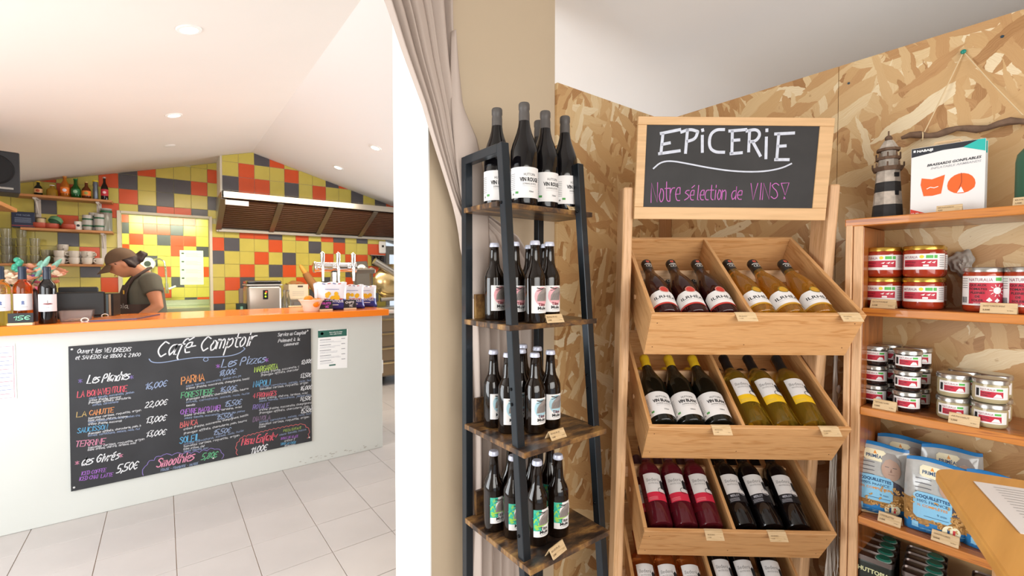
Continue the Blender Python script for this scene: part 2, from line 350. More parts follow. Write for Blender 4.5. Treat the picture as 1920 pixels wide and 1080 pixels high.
# left wall with a wide glazed opening
m = MB(); m.box((X0 - .12, Y0, 0), (X0, .85, zc(X0))); m.box((X0 - .12, 3.2, 0), (X0, Y1, zc(X0))); m.box((X0 - .12, .85, 0), (X0, 3.2, .12)); m.box((X0 - .12, .85, 2.0), (X0, 3.2, zc(X0)))
struct(m.build('wall_left', WL))
m = MB()
for y in (.85, 1.6, 2.35, 3.1): m.box((X0 - .09, y, .12), (X0 - .03, y + .1, 2.0))
for z in (.12, 1.92): m.box((X0 - .09, .95, z), (X0 - .03, 3.1, z + .08))
wn = struct(m.build('window_1', mat('white_frame', '#eceae4', .4)))
m = MB(); m.box((X0 - .065, .9, .18), (X0 - .06, 3.15, 1.94)); m.build('pane', mat('clear_glass', '#ffffff', .02, trans=1, ior=1.1), wn)
m = MB(); m.prism([(X0, 0), (X0 + 1.0, 0), (X0 + 1.0, 2.2), (X1, 2.2)] if 0 else [(X0 - .1, 0), (-1.2, 0), (-1.2, 2.1), (1.4, 2.1), (1.4, 0), (X1, 0), (X1, zc(X1)), (RX, RZ), (X0 - .1, zc(X0 - .1))], 'y', Y0 - .1, Y0)
struct(m.build('wall_near', WL))
m = MB(); m.box((X1, Y0, 0), (X1 + .1, 2.6, zc(X1))); m.box((X1, 5.2, 0), (X1 + .1, Y1, zc(X1))); m.box((X1, 2.6, 0), (X1 + .1, 5.2, .3)); m.box((X1, 2.6, 1.62), (X1 + .1, 5.2, zc(X1)))
struct(m.build('wall_right', WL))
m = MB(); m.prism([(X0 - .1, 0), (3.38, 0), (3.38, 2.0), (3.38, zc(3.38)), (RX, RZ), (X0 - .1, zc(X0 - .1))], 'y', Y1, Y1 + .1); m.box((3.38, Y1, 1.98), (4.32, Y1 + .1, zc(4.32))); m.box((4.32, Y1, 0), (X1, Y1 + .1, zc(X1)))
struct(m.build('wall_far', WL))
# ---- kitchen back wall, tiled, with an alcove opening
AX0, AX1, AZ = -.342, .426, 2.054; BXR = 2.49
GR = mat('tile_grout', '#c9c39a', .8)
m = MB(); YB = YW + .008
m.prism([(X0, 0), (AX0, 0), (AX0, zc(AX0)), (X0, zc(X0))], 'y', YB, YB + .12)
m.prism([(AX1, 0), (BXR, 0), (BXR, zc(BXR)), (RX, RZ), (AX1, zc(AX1))], 'y', YB, YB + .12)
m.prism([(AX0, AZ), (AX1, AZ), (AX1, zc(AX1)), (AX0, zc(AX0))], 'y', YB, YB + .12)
wb = struct(m.build('wall_back', GR))
TM = {'Y': mat('yellow_tile', '#cfc05c', .22, var=.06, vscale=9), 'O': mat('orange_tile', '#d9582c', .22, var=.05, vscale=9), 'D': mat('charcoal_tile', '#57555a', .25, var=.08, vscale=9)}
def tile(x0, z0, x1, z1, y, c, parent, clip=True, t=.008):
    g = .0016; poly = [(x0 + g, z0 + g), (x1 - g, z0 + g), (x1 - g, z1 - g), (x0 + g, z1 - g)]
    if clip:
        s = SLOPE if (x0 + x1) / 2 < RX else -SLOPE; b = RZ - abs(RX) * 0 - s * RX if s > 0 else RZ + SLOPE * RX
        f = (lambda p: p[1] - (s * p[0] + b) + .003)
        out = []
        for i in range(len(poly)):
            p, q = poly[i], poly[(i + 1) % len(poly)]; a_, b_ = f(p), f(q)
            if a_ <= 0: out.append(p)
            if (a_ <= 0) != (b_ <= 0): k = a_ / (a_ - b_); out.append((p[0] + k * (q[0] - p[0]), p[1] + k * (q[1] - p[1])))
        poly = out
    if len(poly) < 3: return
    m = MB(); m.prism(poly, 'y', y, y + t); m.build('tile', TM[c], parent, bev=.0012)
PT = .152; TX = .410; TZ = 1.844
KN = {  # colours read from the photograph: column -> row -> colour
 0: {4: 'O', 3: 'Y', 2: 'D', 1: 'Y', 0: 'Y', -1: 'O', -2: 'D', -3: 'Y', -4: 'Y', -5: 'O', -6: 'D'},
 1: {0: 'Y', -1: 'D', -2: 'Y', -3: 'Y', -4: 'O', -5: 'Y', -6: 'Y'}, 2: {0: 'O', -1: 'Y', -2: 'Y', -3: 'O', -4: 'D', -5: 'O', -6: 'Y'},
 3: {0: 'O', -1: 'Y', -2: 'O', -3: 'Y', -4: 'Y', -5: 'Y', -6: 'D'}, 4: {0: 'D', -1: 'O', -2: 'Y', -3: 'D', -4: 'Y', -5: 'Y', -6: 'Y'}, 5: {0: 'Y', -1: 'Y', -2: 'D', -3: 'O', -4: 'Y', -5: 'Y', -6: 'Y'},
 6: {0: 'O', -1: 'Y', -2: 'Y', -3: 'Y', -4: 'O', -5: 'Y', -6: 'D'}, 7: {0: 'Y', -1: 'D', -2: 'Y', -3: 'O', -4: 'Y', -5: 'D'}, 8: {0: 'O', -1: 'Y', -2: 'O', -3: 'Y', -4: 'D', -5: 'Y'},
 9: {0: 'D', -1: 'O', -2: 'Y', -3: 'Y', -4: 'Y', -5: 'O'}, 10: {0: 'Y', -1: 'Y', -2: 'O', -3: 'D', -4: 'O', -5: 'Y'}, 11: {0: 'D', -1: 'Y', -2: 'O', -3: 'Y', -4: 'Y', -5: 'D'},
 12: {0: 'Y', -1: 'O', -2: 'Y', -3: 'O', -4: 'Y', -5: 'Y'}, 13: {0: 'Y', -1: 'O', -2: 'D', -3: 'Y', -4: 'D', -5: 'Y'},
 -1: {5: 'Y', 4: 'Y', 3: 'O', 2: 'Y', 1: 'D'}, -2: {4: 'Y', 3: 'D', 2: 'Y', 1: 'O'}, -3: {4: 'Y', 3: 'D', 2: 'D', 1: 'O'}, -4: {4: 'O', 3: 'Y', 2: 'Y', 1: 'D'},
 -5: {4: 'D', 3: 'D', 2: 'O', 1: 'Y', 0: 'Y', -1: 'Y'}, -6: {3: 'O', 2: 'Y', 1: 'O', 0: 'Y', -1: 'Y', -2: 'Y', -3: 'Y', -4: 'O', -5: 'Y'}, -7: {3: 'Y', 2: 'Y', 1: 'Y', 0: 'Y', -1: 'Y', -2: 'O', -3: 'D', -4: 'Y'},
 -8: {3: 'Y', 2: 'O', 1: 'Y', 0: 'O', -1: 'D', -2: 'Y', -3: 'Y', -4: 'Y'}, -9: {3: 'O', 2: 'Y', 1: 'D', 0: 'Y', -1: 'Y', -2: 'Y', -3: 'O', -4: 'Y'}, -10: {2: 'Y', 1: 'Y', 0: 'Y', -1: 'Y'}}
for k in range(-12, 14):
    for j in range(-7, 7):
        x0, z0 = TX + PT * k, TZ + PT * j; x1, z1 = min(x0 + PT, BXR), z0 + PT
        if x0 < -1.35 or z0 > zc((x0 + x1) / 2) or (x0 > .52 and z0 > 1.94): continue
        if x1 > AX0 and x0 < AX1 and z0 < AZ:
            if z1 > AZ + .02: z0 = AZ
            elif x0 < AX0 - .01: x1 = AX0
            elif x1 > AX1 + .01: x0 = AX1
            else: continue
        tile(x0, z0, x1, z1, YW, KN.get(k, {}).get(j, 'Y'), wb)
# bulkhead above the hood
m = MB(); YK = 5.78; m.prism([(.50, 2.26), (2.62, 2.26), (2.62, zc(2.62)), (RX, RZ), (.50, zc(.50))], 'y', YK + .008, YB)
bk = struct(m.build('trim_1', mat('bulkhead_paint', '#e2dccd', .6)))
BK = {-1: 'DYYY', 0: 'OOYY', 1: 'OYDY', 2: 'YYO', 3: 'DOY', 4: 'YYY', 5: 'OYY', 6: 'YDY', 7: 'YO', 8: 'DY', 9: 'YY', 10: 'DY', 11: 'OY', 12: 'YY'}
for k in range(-1, 13):
    x0 = .6686 + PT * k; tile(x0, 2.275, x0 + PT, 2.33, YK, BK[k][0], bk)
    for j, c in enumerate(BK[k]):
        z0 = 2.33 + PT * j
        if z0 < zc(x0 + PT / 2) + .05: tile(x0, z0, x0 + PT, z0 + PT, YK, c, bk)
# alcove room beyond the opening
YA = 8.2; TM2 = TM
m = MB(); m.box((-1.0, YA + .008, 0), (1.1, YA + .1, 2.6)); m.box((-1.1, YB + .12, 0), (-1.0, YA + .1, 2.6)); m.box((1.1, YB + .12, 0), (1.2, YA + .1, 2.6)); m.box((-1.1, YB + .12, 2.5), (1.2, YA + .1, 2.6)) if False else None
wa = struct(m.build('wall_alcove', GR))
AR = ['OYYYOOY', 'DYOODYY', 'YOYDOOY', 'OYYYOYD', 'YYDYYYY', 'YYYOYYO', 'YYYYDYY', 'YYYOYYY', 'YOYYYDO', 'YYYDYYY']
for r_ in range(-2, 10):
    for c_ in range(-2, 9):
        x0 = -.365 - .152 + .152 * c_; z1 = 2.139 + .15 - .15 * r_
        ch = AR[r_][c_] if r_ >= 0 and 0 <= c_ < 7 else ('Y' if (r_ * 5 + c_ * 3) % 4 else 'D')
        tile(x0, z1 - .15, x0 + .152, z1, YA, ch, wa, clip=False)
TR = mat('pale_trim', '#ddd5c0', .5)
m = MB(); m.box((AX0 - .025, YW - .012, .9), (AX0 + .004, YB + .13, AZ + .02)); m.box((AX1 - .004, YW - .012, .9), (AX1 + .022, YB + .13, AZ + .02)); m.box((AX0, YW - .012, AZ - .004), (AX1, YB + .13, AZ + .02))
struct(m.build('trim_2', TR))
# doorway right of the kitchen
m = MB(); m.box((3.385, Y1 - .02, 0), (3.45, Y1 + .05, 1.975)); m.box((3.45, Y1 - .02, 1.90), (4.25, Y1 + .05, 1.975)); m.box((4.25, Y1 - .02, 0), (4.315, Y1 + .05, 1.975)); m.box((3.45, Y1, 0), (4.25, Y1 + .04, .2)); m.box((3.45, Y1, .95), (4.25, Y1 + .04, 1.02))
dr = struct(m.build('door_1', mat('white_frame', '#eceae4', .4)))
m = MB(); m.box((3.45, Y1 + .01, .2), (4.25, Y1 + .015, 1.90)); m.build('pane', _m['clear_glass'], dr)
# ---- pillar and osb partition
m = MB(); m.box((.678, 1.322, 0), (1.222, 1.595, zc(1.0) + .1))
struct(m.build('wall_pillar', [mat('pillar_paint', '#cab79c', .62, bump=.25, bscale=14, var=.05, vscale=2)], bev=.002))
m = MB(); m.box((.6745, 1.3205, .001), (.679, 1.596, zc(.68) - .002)); struct(m.build('trim_3', mat('white_gloss', '#f4f3f0', .5, bump=.1, bscale=20)))
OX, OY, XR, YF = osb('strand_board_x', 'X'), osb('strand_board_y', 'Y'), 1.93, 1.31
for a, b in ((1.2225, 1.752), (1.7535, XR)):
    m = MB(); m.box((a, YF, 0), (b, YF + .018, 2.15)); o = struct(m.build('wall_partition', OX, bev=.0008))
for a, b in ((.602, YF + .018), (-.62, .6005), (-1.5, -.6215)):
    m = MB(); m.box((XR, a, 0), (XR + .018, b, 2.15)); o = struct(m.build('wall_partition', OY, bev=.0008))
    if a == -.62:
        q = MB(); SCR = mat('screw_steel', '#4a5a66', .3, metal=.8)
        for y, z in ((.57, 2.08), (.2, 2.09), (.1, 2.12)): q.M = Mx.Translation((XR - .0005, y, z)) @ Mx.Rotation(pi / 2, 4, 'Y'); q.lathe([(0.0001, -.001), (.004, -.001), (.004, .001), (0.0001, .001)], 10)
        q.build('screw', SCR, o)
o = MB(); o.box((1.885, 1.27, 0), (1.928, 1.308, 1.72)); o.build('corner_batten', wood('dark_batten', '#a8764a', '#8a5b36', 'z')); struct(bpy.data.objects['corner_batten'])

# ================================================================ COUNTER
CF = 3.59
ct = empty('service_counter', (0, 3.9, 0), 0, 'long pale grey-green service counter with an orange worktop and chalk menu on its front', 'counter')
m = MB(); m.box((-1.79, CF, 0), (1.41, CF + .5, 1.084)); m.M = Mx.Identity(4); o = m.build('counter_body', mat('counter_paint', '#cdcfca', .55, var=.04, vscale=1.5, bump=.1, bscale=12), ct, bev=.003); o.location = (0, -3.9, 0)
m = MB(); m.box((-1.79, 3.535, 1.084), (1.449, CF + .62, 1.134)); o = m.build('worktop', mat('orange_laminate', '#f58324', .22, coat=.3), ct, bev=.004, seg=2); o.location = (0, -3.9, 0)
for nm, a, b in (('end_bar', (1.4495, 3.60, 1.095), (1.53, 3.66, 1.12)), ('end_catch', (1.4105, 3.62, .60), (1.43, 3.68, .71))):
    m = MB(); m.box(a, b); o = m.build(nm, mat('white_plastic', '#eceae6', .4), ct, bev=.003); o.location = (0, -3.9, 0)
# scuffs along the foot
sc = MB(); sf = Flat((0, CF - .0004, 0), (1, 0, 0), (0, 0, 1)); rg = random.Random(3)
for k in range(34):
    x = rg.choice([rg.uniform(.75, 1.05), rg.uniform(1.1, 1.38)]); z = rg.uniform(.015, .05); r = rg.uniform(.002, .007)
    decal(sc, sf, [(x + r * cos(a) * rg.uniform(.6, 2.2), z + r * sin(a) * .5) for a in [2 * pi * i / 7 for i in range(7)]], 0)
o = sc.build('scuff_marks', mat('scuff', '#a9a69d', .8), ct, recalc=False); o.location = (0, -3.9, 0); o['kind'] = 'stuff'

# ---- chalk menu
MP = CF - .012; mb_root = empty('chalk_menu_board', (.22, MP, .6), 0, 'large black chalkboard menu with coloured handwriting screwed to the counter front', 'menu board')
pb = lambda u, v: (lambda p: (p.x, p.z))(pix(u, v, y=MP))
m = MB(); m.prism([pb(128, 650), pb(583, 616), pb(585, 827), pb(133, 922)], 'y', MP, CF - .0005)
o = m.build('board_panel', mat('chalkboard', '#2e2f33', .5, var=.25, vscale=5), mb_root, bev=.001); o.location = (-.22, -MP, -.6)
W_, IK, CH = MB(), Flat((0, MP, 0), (1, 0, 0), (0, 0, 1)), {}
cols = ['#d9dade', '#d05a68', '#d88f58', '#5a9fc8', '#a368c4', '#5fa87c', '#a8c45c', '#cf86a0', '#8f9fbf', '#8070b0', '#cc6868', '#7c6480', '#c0a468']
wht, red, org, blu, pur, grn, lim, pnk, lbl, vio, cor, mau, gld = range(13)
def B3(cx, cy): return pb(100 + cx / 3.176, 600 + cy / 3.176)
def mt(s, a, b, h, c, sl=.25, w=None, **k):
    p, q = B3(*a), B3(*b); u = 100 + a[0] / 3.176; ky = (V(p) - V(B3(a[0], a[1] - h))).length
    chalk(W_, IK, s, p, q, ky, w or ky * .115, c, slant=sl, jit=.25, seed=len(W_.v), **k)
mt('Ouvert les VENDREDIS', (140, 199), (458, 187), 26, wht); mt('et SAMEDIS de 18h00 à 21h00', (130, 236), (515, 216), 23, wht)
mt('Café', (612, 220), (822, 192), 88, wht, .35, .0075, smooth=2); mt('-', (830, 188), (860, 182), 60, wht, 0, .0075); mt('Comptoir', (870, 186), (1188, 148), 84, wht, .35, .0075, smooth=2)
mt('Service au Comptoir', (1335, 98), (1505, 83), 20, wht); mt('Paiement à la', (1338, 134), (1465, 122), 19, wht); mt('commande', (1372, 156), (1457, 146), 17, wht)
mt('Les Pizzas', (1000, 282), (1255, 252), 46, lbl, .3, smooth=2); mt('Les Planches', (200, 380), (445, 352), 48, wht, .3, smooth=2); mt('des Givrés', (165, 868), (385, 826), 46, wht, .3, smooth=2)
for x, y, c in ((980, 280, pur), (1268, 243, pur), (160, 367, vio), (465, 345, vio), (140, 855, pnk), (400, 812, pnk)): mt('*', (x - 10, y + 8), (x + 12, y + 5), 22, c, 0)
for s, a, b, h, c in (('LA BONAVENTURE', (142, 462), (437, 424), 36, red), ('LA', (138, 580), (195, 572), 30, gld), ('CAHUTTE', (214, 569), (357, 550), 30, org), ('SAUCISSON', (142, 676), (320, 650), 30, blu), ('TERRINE', (130, 756), (305, 738), 34, pnk),
    ('PARMA', (762, 383), (897, 358), 42, org), ('FORESTIERE', (760, 466), (955, 440), 34, grn), ('CHEVRE BACON MIEL', (756, 563), (1002, 532), 28, pur), ('BIANCA', (755, 641), (857, 622), 32, cor), ('SOLEIL', (752, 738), (870, 714), 38, blu),
    ('MARGARITA', (1198, 311), (1335, 291), 32, lim), ('NAPOLI', (1190, 399), (1290, 386), 34, blu), ('4 FROMAGES', (1188, 466), (1326, 448), 28, red), ('ROYALE', (1188, 534), (1282, 522), 28, vio), ('DIAVOLA', (1188, 606), (1290, 592), 28, mau),
    ('ICED COFFEE', (165, 926), (312, 903), 22, pur), ('ICED CHAï LATTE', (152, 958), (352, 930), 22, pur), ('FRAISE - FRAMBOISE - MANGUE', (640, 902), (862, 860), 15, lbl), ('PIZZA ENFANT', (1370, 667), (1475, 648), 14, lim), ('BOULE DE GLACE', (1355, 713), (1457, 697), 14, pur), ('SIROP AU CHOIX', (1352, 746), (1442, 735), 14, blu)):
    mt(s, a, b, h, c, .12, smooth=0)
for s, a, b, h, c in (('16,00€', (543, 414), (670, 396), 38, lbl), ('22,00€', (543, 523), (672, 505), 34, wht), ('13,00€', (548, 616), (665, 600), 36, wht), ('13,00€', (548, 697), (663, 683), 34, wht), ('5,50€', (375, 910), (495, 886), 46, wht),
    ('18,00€', (985, 334), (1082, 322), 34, lbl), ('16,00€', (990, 429), (1085, 418), 30, lbl), ('15,50€', (1018, 516), (1115, 503), 32, lbl), ('15,50€', (970, 592), (1068, 580), 28, lbl), ('15,50€', (950, 685), (1050, 670), 30, lbl),
    ('12,00€', (1474, 263), (1535, 256), 25, wht), ('13,50€', (1468, 345), (1532, 338), 25, wht), ('16,00€', (1468, 420), (1535, 412), 25, wht), ('14,50€', (1466, 483), (1530, 476), 25, wht), ('15,50€', (1470, 555), (1536, 547), 25, wht),
    ('5,80€', (880, 832), (970, 818), 36, grn), ('11,00€', (1173, 796), (1267, 776), 38, wht)): mt(s, a, b, h, c, .3)
mt('Smoothies', (612, 882), (830, 836), 52, pnk, .3, smooth=2); mt('Menu Enfant', (1120, 746), (1305, 714), 44, red, .2, smooth=2); mt('+', (1312, 705), (1336, 700), 26, red, 0)
ing = ['sauce tomate, mozzarella, jambon cru, parmesan', 'crème fraîche, mozzarella, champignons, basilic', 'fromages affinés, charcuterie, pain, beurre', 'olives, cornichons, salade, noix, huile', 'tomates cerises, roquette, origan', 'base crème, chèvre, lardons, miel']
LN = [((212, 472), (485, 433)), ((212, 485), (400, 462)), ((208, 499), (468, 466)), ((232, 512), (385, 491)), ((207, 592), (520, 541)), ((207, 604), (450, 578)), ((207, 614), (515, 571)), ((207, 626), (405, 606)), ((205, 683), (520, 633)), ((205, 695), (512, 652)), ((205, 767), (540, 713)), ((205, 779), (490, 736)),
      ((790, 400), (1115, 336)), ((790, 414), (1165, 353)), ((790, 480), (1160, 413)), ((790, 495), (1165, 441)), ((790, 516), (842, 508)), ((780, 574), (1120, 521)), ((780, 590), (1138, 546)), ((775, 657), (1160, 569)), ((775, 682), (1150, 603)), ((775, 747), (1130, 663)), ((775, 760), (1105, 691)), ((775, 774), (900, 755)), ((775, 787), (920, 766)),
      ((1235, 320), (1462, 281)), ((1235, 335), (1460, 299)), ((1228, 404), (1532, 362)), ((1228, 418), (1515, 377)), ((1225, 474), (1512, 438)), ((1225, 488), (1538, 448)), ((1225, 542), (1535, 496)), ((1225, 560), (1540, 516)), ((1225, 614), (1532, 560)), ((1225, 629), (1520, 581)), ((1225, 643), (1262, 636)), ((1345, 690), (1502, 656)), ((1375, 726), (1437, 713)), ((1375, 755), (1436, 747))]
for i, (a, b) in enumerate(LN):
    L_ = sqrt((a[0] - b[0]) ** 2 + (a[1] - b[1]) ** 2); s = ing[i % 6]; s = s.replace('î', 'i')[:max(4, int(L_ / 8.2))]
    mt(s, a, b, 11.5, wht if i % 3 else lbl, .2, .0016, smooth=0)
def scallop(pts, bump, c, w):
    P = [V(B3(*p)) for p in pts]; out = []
    for i in range(len(P) - 1):
        a, b = P[i], P[i + 1]; n = max(1, round((b - a).length / bump)); d = (b - a) / n; nn = V((-d.y, d.x)).normalized()
        for k in range(n):
            for t in (0, .2, .5, .8): out.append(tuple(a + d * (k + t) + nn * (bump * .3 * sin(pi * t))))
    out.append(tuple(P[-1])); ribbon(W_, IK, out, w, c)
scallop([(535, 925), (560, 860), (640, 812), (770, 800), (870, 790), (960, 770), (1000, 790), (1003, 826)], .045, vio, .0035)
scallop([(1098, 803), (1092, 745), (1125, 700), (1200, 680), (1300, 655), (1400, 635), (1485, 622), (1522, 655), (1512, 705)], .028, cor, .003)
ribbon(W_, IK, chaikin([B3(*p) for p in ((570, 232), (585, 252), (640, 256), (750, 236), (850, 222), (950, 222), (1050, 215), (1110, 198), (1142, 172), (1132, 163))], 2), .005, lbl)
ribbon(W_, IK, [tuple(V(B3(908, 235)) + V((.013 * cos(t * pi / 6), .012 * sin(t * pi / 6)))) for t in range(13)], .004, lbl)
o = W_.build('chalk_writing', [mat('chalk_%d' % i, c, .8) for i, c in enumerate(cols)], mb_root, recalc=False); o.location = (-.22, -MP, -.6)
for u, v in ((135, 655), (577, 620), (580, 820), (139, 914), (400, 859)):
    q = MB(); x, z = pb(u, v); q.M = Mx.Translation((x - .22, -.0015, z - .6)) @ Mx.Rotation(pi / 2, 4, 'X'); q.lathe([(.0001, -.002), (.006, -.002), (.005, .002), (.0001, .003)], 10); q.build('screw', mat('bright_screw', '#d8d8d8', .3, metal=.7), mb_root)
# ---- printed sheets on the counter front
def sheet(name, corners, yy, label, fn):
    r = empty(name, (corners[0][0], yy, corners[0][1]), 0, label, 'notice')
    m = MB(); m.prism([(p[0] - corners[0][0], p[1] - corners[0][1]) for p in corners], 'y', -.0015, .0); m.build('paper', mat('paper', '#eeeeee', .55), r)
    q = MB(); f = Flat((0, -.0016, 0), (1, 0, 0), (0, 0, 1)); mats = fn(q, f); q.build('print', mats, r, recalc=False); return r
c4 = [pb(596, 693), pb(652, 690), pb(653, 617), pb(598, 619)]
def fn(q, f):
    w = c4[1][0] - c4[0][0]; h = c4[3][1] - c4[0][1]
    drect(q, f, .006, h * .80, w - .002, h - .006, 0); ddisc(q, f, w * .16, h * .9, .011, 1)
    dtext(q, f, 'Nos softs & sirops', w * .62, h * .905, .013, 1, bold=.01); dtext(q, f, 'Nos cafés & thés', w * .62, h * .855, .013, 1, bold=.01)
    rg = random.Random(1)
    for b in range(5):
        z = h * (.73 - .135 * b); drect(q, f, w * .08, z, w * .45, z + .004, 2); drect(q, f, w * .8, z, w * .93, z + .004, 2)
        for k in range(2): drect(q, f, w * .08, z - .012 - .008 * k, w * rg.uniform(.5, .85), z - .010 - .008 * k, 3)
    drect(q, f, w * .38, h * .05, w * .6, h * .085, 0)
    return [mat('print_green', '#2b6156', .5), mat('print_white', '#f3f3f1', .5), mat('print_grey', '#6a6c78', .5), mat('print_pale', '#a9abb6', .5)]
sheet('drinks_notice', c4, CF - .0005, 'white drinks sheet with a dark green header at the right end of the counter front', fn)
c5 = [pb(-40, 756), pb(31, 748), pb(27, 645), pb(-40, 650)]
def fn(q, f):
    w = c5[1][0] - c5[0][0]; h = c5[3][1] - c5[0][1]
    for a, b, c_, d in ((.008, .008, w - .008, .010), (.008, h - .01, w - .008, h - .008), (w - .010, .008, w - .008, h - .008)): drect(q, f, a, b, c_, d, 0)
    for k in range(11): drect(q, f, .03, h * (.1 + .075 * k), w * (.9 if k % 2 else .82), h * (.1 + .075 * k) + .003, 1 if k % 3 else 0)
    return [mat('print_red', '#c86a80', .5), mat('print_blue', '#7d86b0', .5)]
sheet('ruled_notice', c5, CF - .0005, 'white ruled sheet with a thin red border at the left end of the counter front', fn)
# ================================================================ KITCHEN
STEEL = mat('brushed_steel', '#b9b3a8', .28, metal=.9, bump=.05, bscale=90)
DSTEEL = mat('dull_steel', '#8e867b', .38, metal=.8)
CHROME = mat('chrome', '#e3e3e3', .08, metal=1)
BLACK = mat('black_plastic', '#17171a', .35); DGREY = mat('dark_grey_plastic', '#3a3a3d', .5)
PINE = lambda ax='x': wood('kitchen_pine', '#c08450', '#9c6434', ax)
# hood
hd = empty('extractor_hood', (1.5, YW, 1.9), 0, 'long stainless steel extractor hood with four brown mesh filters over the tiled wall', 'extractor hood')
OFF = V((-1.5, -YW, -1.9))
def place(o, off=OFF): o.location = off; return o
HA, HB, HYF = .485, 2.66, 5.50
m = MB(); m.prism([(HYF, 2.205), (HYF, 2.272), (YW - .001, 2.272), (YW - .001, 1.905), (YW - .05, 1.905), (YW - .05, 1.93), (HYF + .03, 2.205)], 'x', HA, HA + .02)
m.prism([(HYF, 2.205), (HYF, 2.272), (YW - .001, 2.272), (YW - .001, 1.905), (YW - .05, 1.905), (YW - .05, 1.93), (HYF + .03, 2.205)], 'x', HB - .02, HB)
m.box((HA, HYF, 2.205), (HB, HYF + .03, 2.272)); m.box((HA + .02, HYF + .03, 2.25), (HB - .02, YW - .002, 2.27)); m.box((HA + .02, YW - .06, 1.905), (HB - .02, YW - .001, 1.94)); m.box((HA + .02, YW - .012, 1.94), (HB - .02, YW - .001, 2.25))
place(m.build('hood_body', STEEL, hd, bev=.003, seg=2))
a = V((0, HYF + .035, 2.20)); b = V((0, YW - .055, 1.935)); dl = (b - a); nrm = V((0, dl.z, -dl.y)).normalized()
FM = mat('filter_mesh', '#5b3a28', .45, metal=.3, bump=.9, bscale=160, var=.3, vscale=40)
nF = 4; fw = (HB - HA - .04) / nF
for i in range(nF):
    xa, xb = HA + .02 + fw * i, HA + .02 + fw * (i + 1)
    q = MB(); q.add([(xa + .03, *(a + dl * .05)[1:]), (xb - .03, *(a + dl * .05)[1:]), (xb - .03, *(a + dl * .95)[1:]), (xa + .03, *(a + dl * .95)[1:])] + [(x, *((a + dl * t) + nrm * -.02)[1:]) for x, t in ((xa + .03, .05), (xb - .03, .05), (xb - .03, .95), (xa + .03, .95))],
          [(0, 1, 2, 3), (7, 6, 5, 4), (0, 4, 5, 1), (1, 5, 6, 2), (2, 6, 7, 3), (3, 7, 4, 0)])
    fo = place(q.build('filter', FM, hd))
    q = MB()
    for k in range(1, 14):
        t = .05 + .9 * k / 14; p = a + dl * t; q.box((xa + .035, -.002, -.0025), (xb - .035, .002, .0025), M=Mx.Translation((0, p.y, p.z)) @ Mx.Translation(nrm * .001))
    o = q.build('filter_wires', mat('filter_wire', '#5e3f2e', .5, metal=.3), fo); o['kind'] = 'stuff'
for i in range(nF + 1):
    x = HA + .02 + fw * i; q = MB(); q.box((x - .028, 0, -.01), (x + .028, dl.length, .006), M=Mx.Translation(a) @ Mx.Rotation(atan2(dl.z, dl.y), 4, 'X'))
    place(q.build('filter_rail', DSTEEL, hd, bev=.002))
q = MB(); q.box((HA + .03, HYF - .002, 2.135), (HA + .24, HYF + .006, 2.185)); place(q.build('maker_plate', mat('grey_label', '#c9c5c8', .4), hd, bev=.001))
# downlights
for k, (u, v, on) in enumerate(((354, 55, 1), (326, 216, 1), (704, 277, 1), (634, 314, 1), (318, 273, 0))):
    r = FW + RT * ((u - 960) / FPX) + UP * ((540 - v) / FPX); s = 1 if u < 500 and True else -1
    # intersect with z = RZ - SLOPE*|x-RX|
    t = (RZ - s * SLOPE * RX - CAMP.z) / (r.z - s * SLOPE * r.x); p = CAMP + r * t
    n = empty('ceiling_spotlight', p, 0, ['round recessed spotlight nearest the camera on the left ceiling slope', 'round recessed spotlight midway up the left ceiling slope', 'round recessed spotlight beside the white pillar', 'round recessed spotlight above the tiled bulkhead', 'unlit round ceiling cap between spotlight and tiles'][k], 'ceiling light')
    n.rotation_euler = (0, -s * math.atan(SLOPE), 0)
    q = MB(); R0 = .052 if on else .045; q.lathe([(R0 * .72, -.001), (R0 * .74, -.006), (R0, -.005), (R0 + .003, .0005), (R0 * .72, .0005)] if on else [(.0001, -.005), (R0 * .8, -.005), (R0, .0)], 28); q.build('trim_ring', WHITE, n, smooth=True)
    if on:
        q = MB(); q.lathe([(.0001, -.0015), (R0 * .71, -.0015), (R0 * .71, -.0005), (.0001, -.0005)], 24); q.build('lens', mat('lamp_glow', '#ffffff', emit='#fff3d8', es=9), n)
        l = bpy.data.lights.new('spot', 'SPOT'); l.energy = 14; l.spot_size = rad(110); l.spot_blend = .8; l.color = (1, .88, .7); l.shadow_soft_size = .04
        lo = bpy.data.objects.new('spot_lamp', l); COL.objects.link(lo); lo.location = p - V((0, 0, .03))
# ---- wall shelves
SHF = YW - .20
def shelf(x0, x1, z, label, brackets):
    r = empty('wall_shelf', ((x0 + x1) / 2, YW, z), 0, label, 'shelf'); q = MB(); q.box((-(x1 - x0) / 2, -.20, -.022), ((x1 - x0) / 2, -.001, 0)); q.build('shelf_board', PINE(), r, bev=.002)
    for bx in brackets:
        q = MB(); q.M = Mx.Translation((bx - (x0 + x1) / 2, 0, 0)); q.box((-.018, -.012, -.29), (.018, -.001, -.022)); q.box((-.012, -.17, -.036), (.012, -.001, -.0225))
        q.tube([(0, -.16, -.035), (0, -.10, -.055), (0, -.02, -.16)], .008, 6); q.build('bracket', mat('bracket_white', '#d8d0c8', .5), r)
    return z
z1 = shelf(-1.08, -.392, 2.15, 'top pine wall shelf carrying a row of small drinks bottles', (-.93, -.50))
z2 = shelf(-1.02, -.392, 1.845, 'middle pine wall shelf with terracotta bowls and stacked cups', (-.47,))
z3 = shelf(-1.45, -.47, 1.517, 'lowest pine wall shelf crowded with glasses and white cups', ())
def at_shelf(u, z, y=YW - .10):
    p = pix(u, 400, y=y); p.z = z; return p
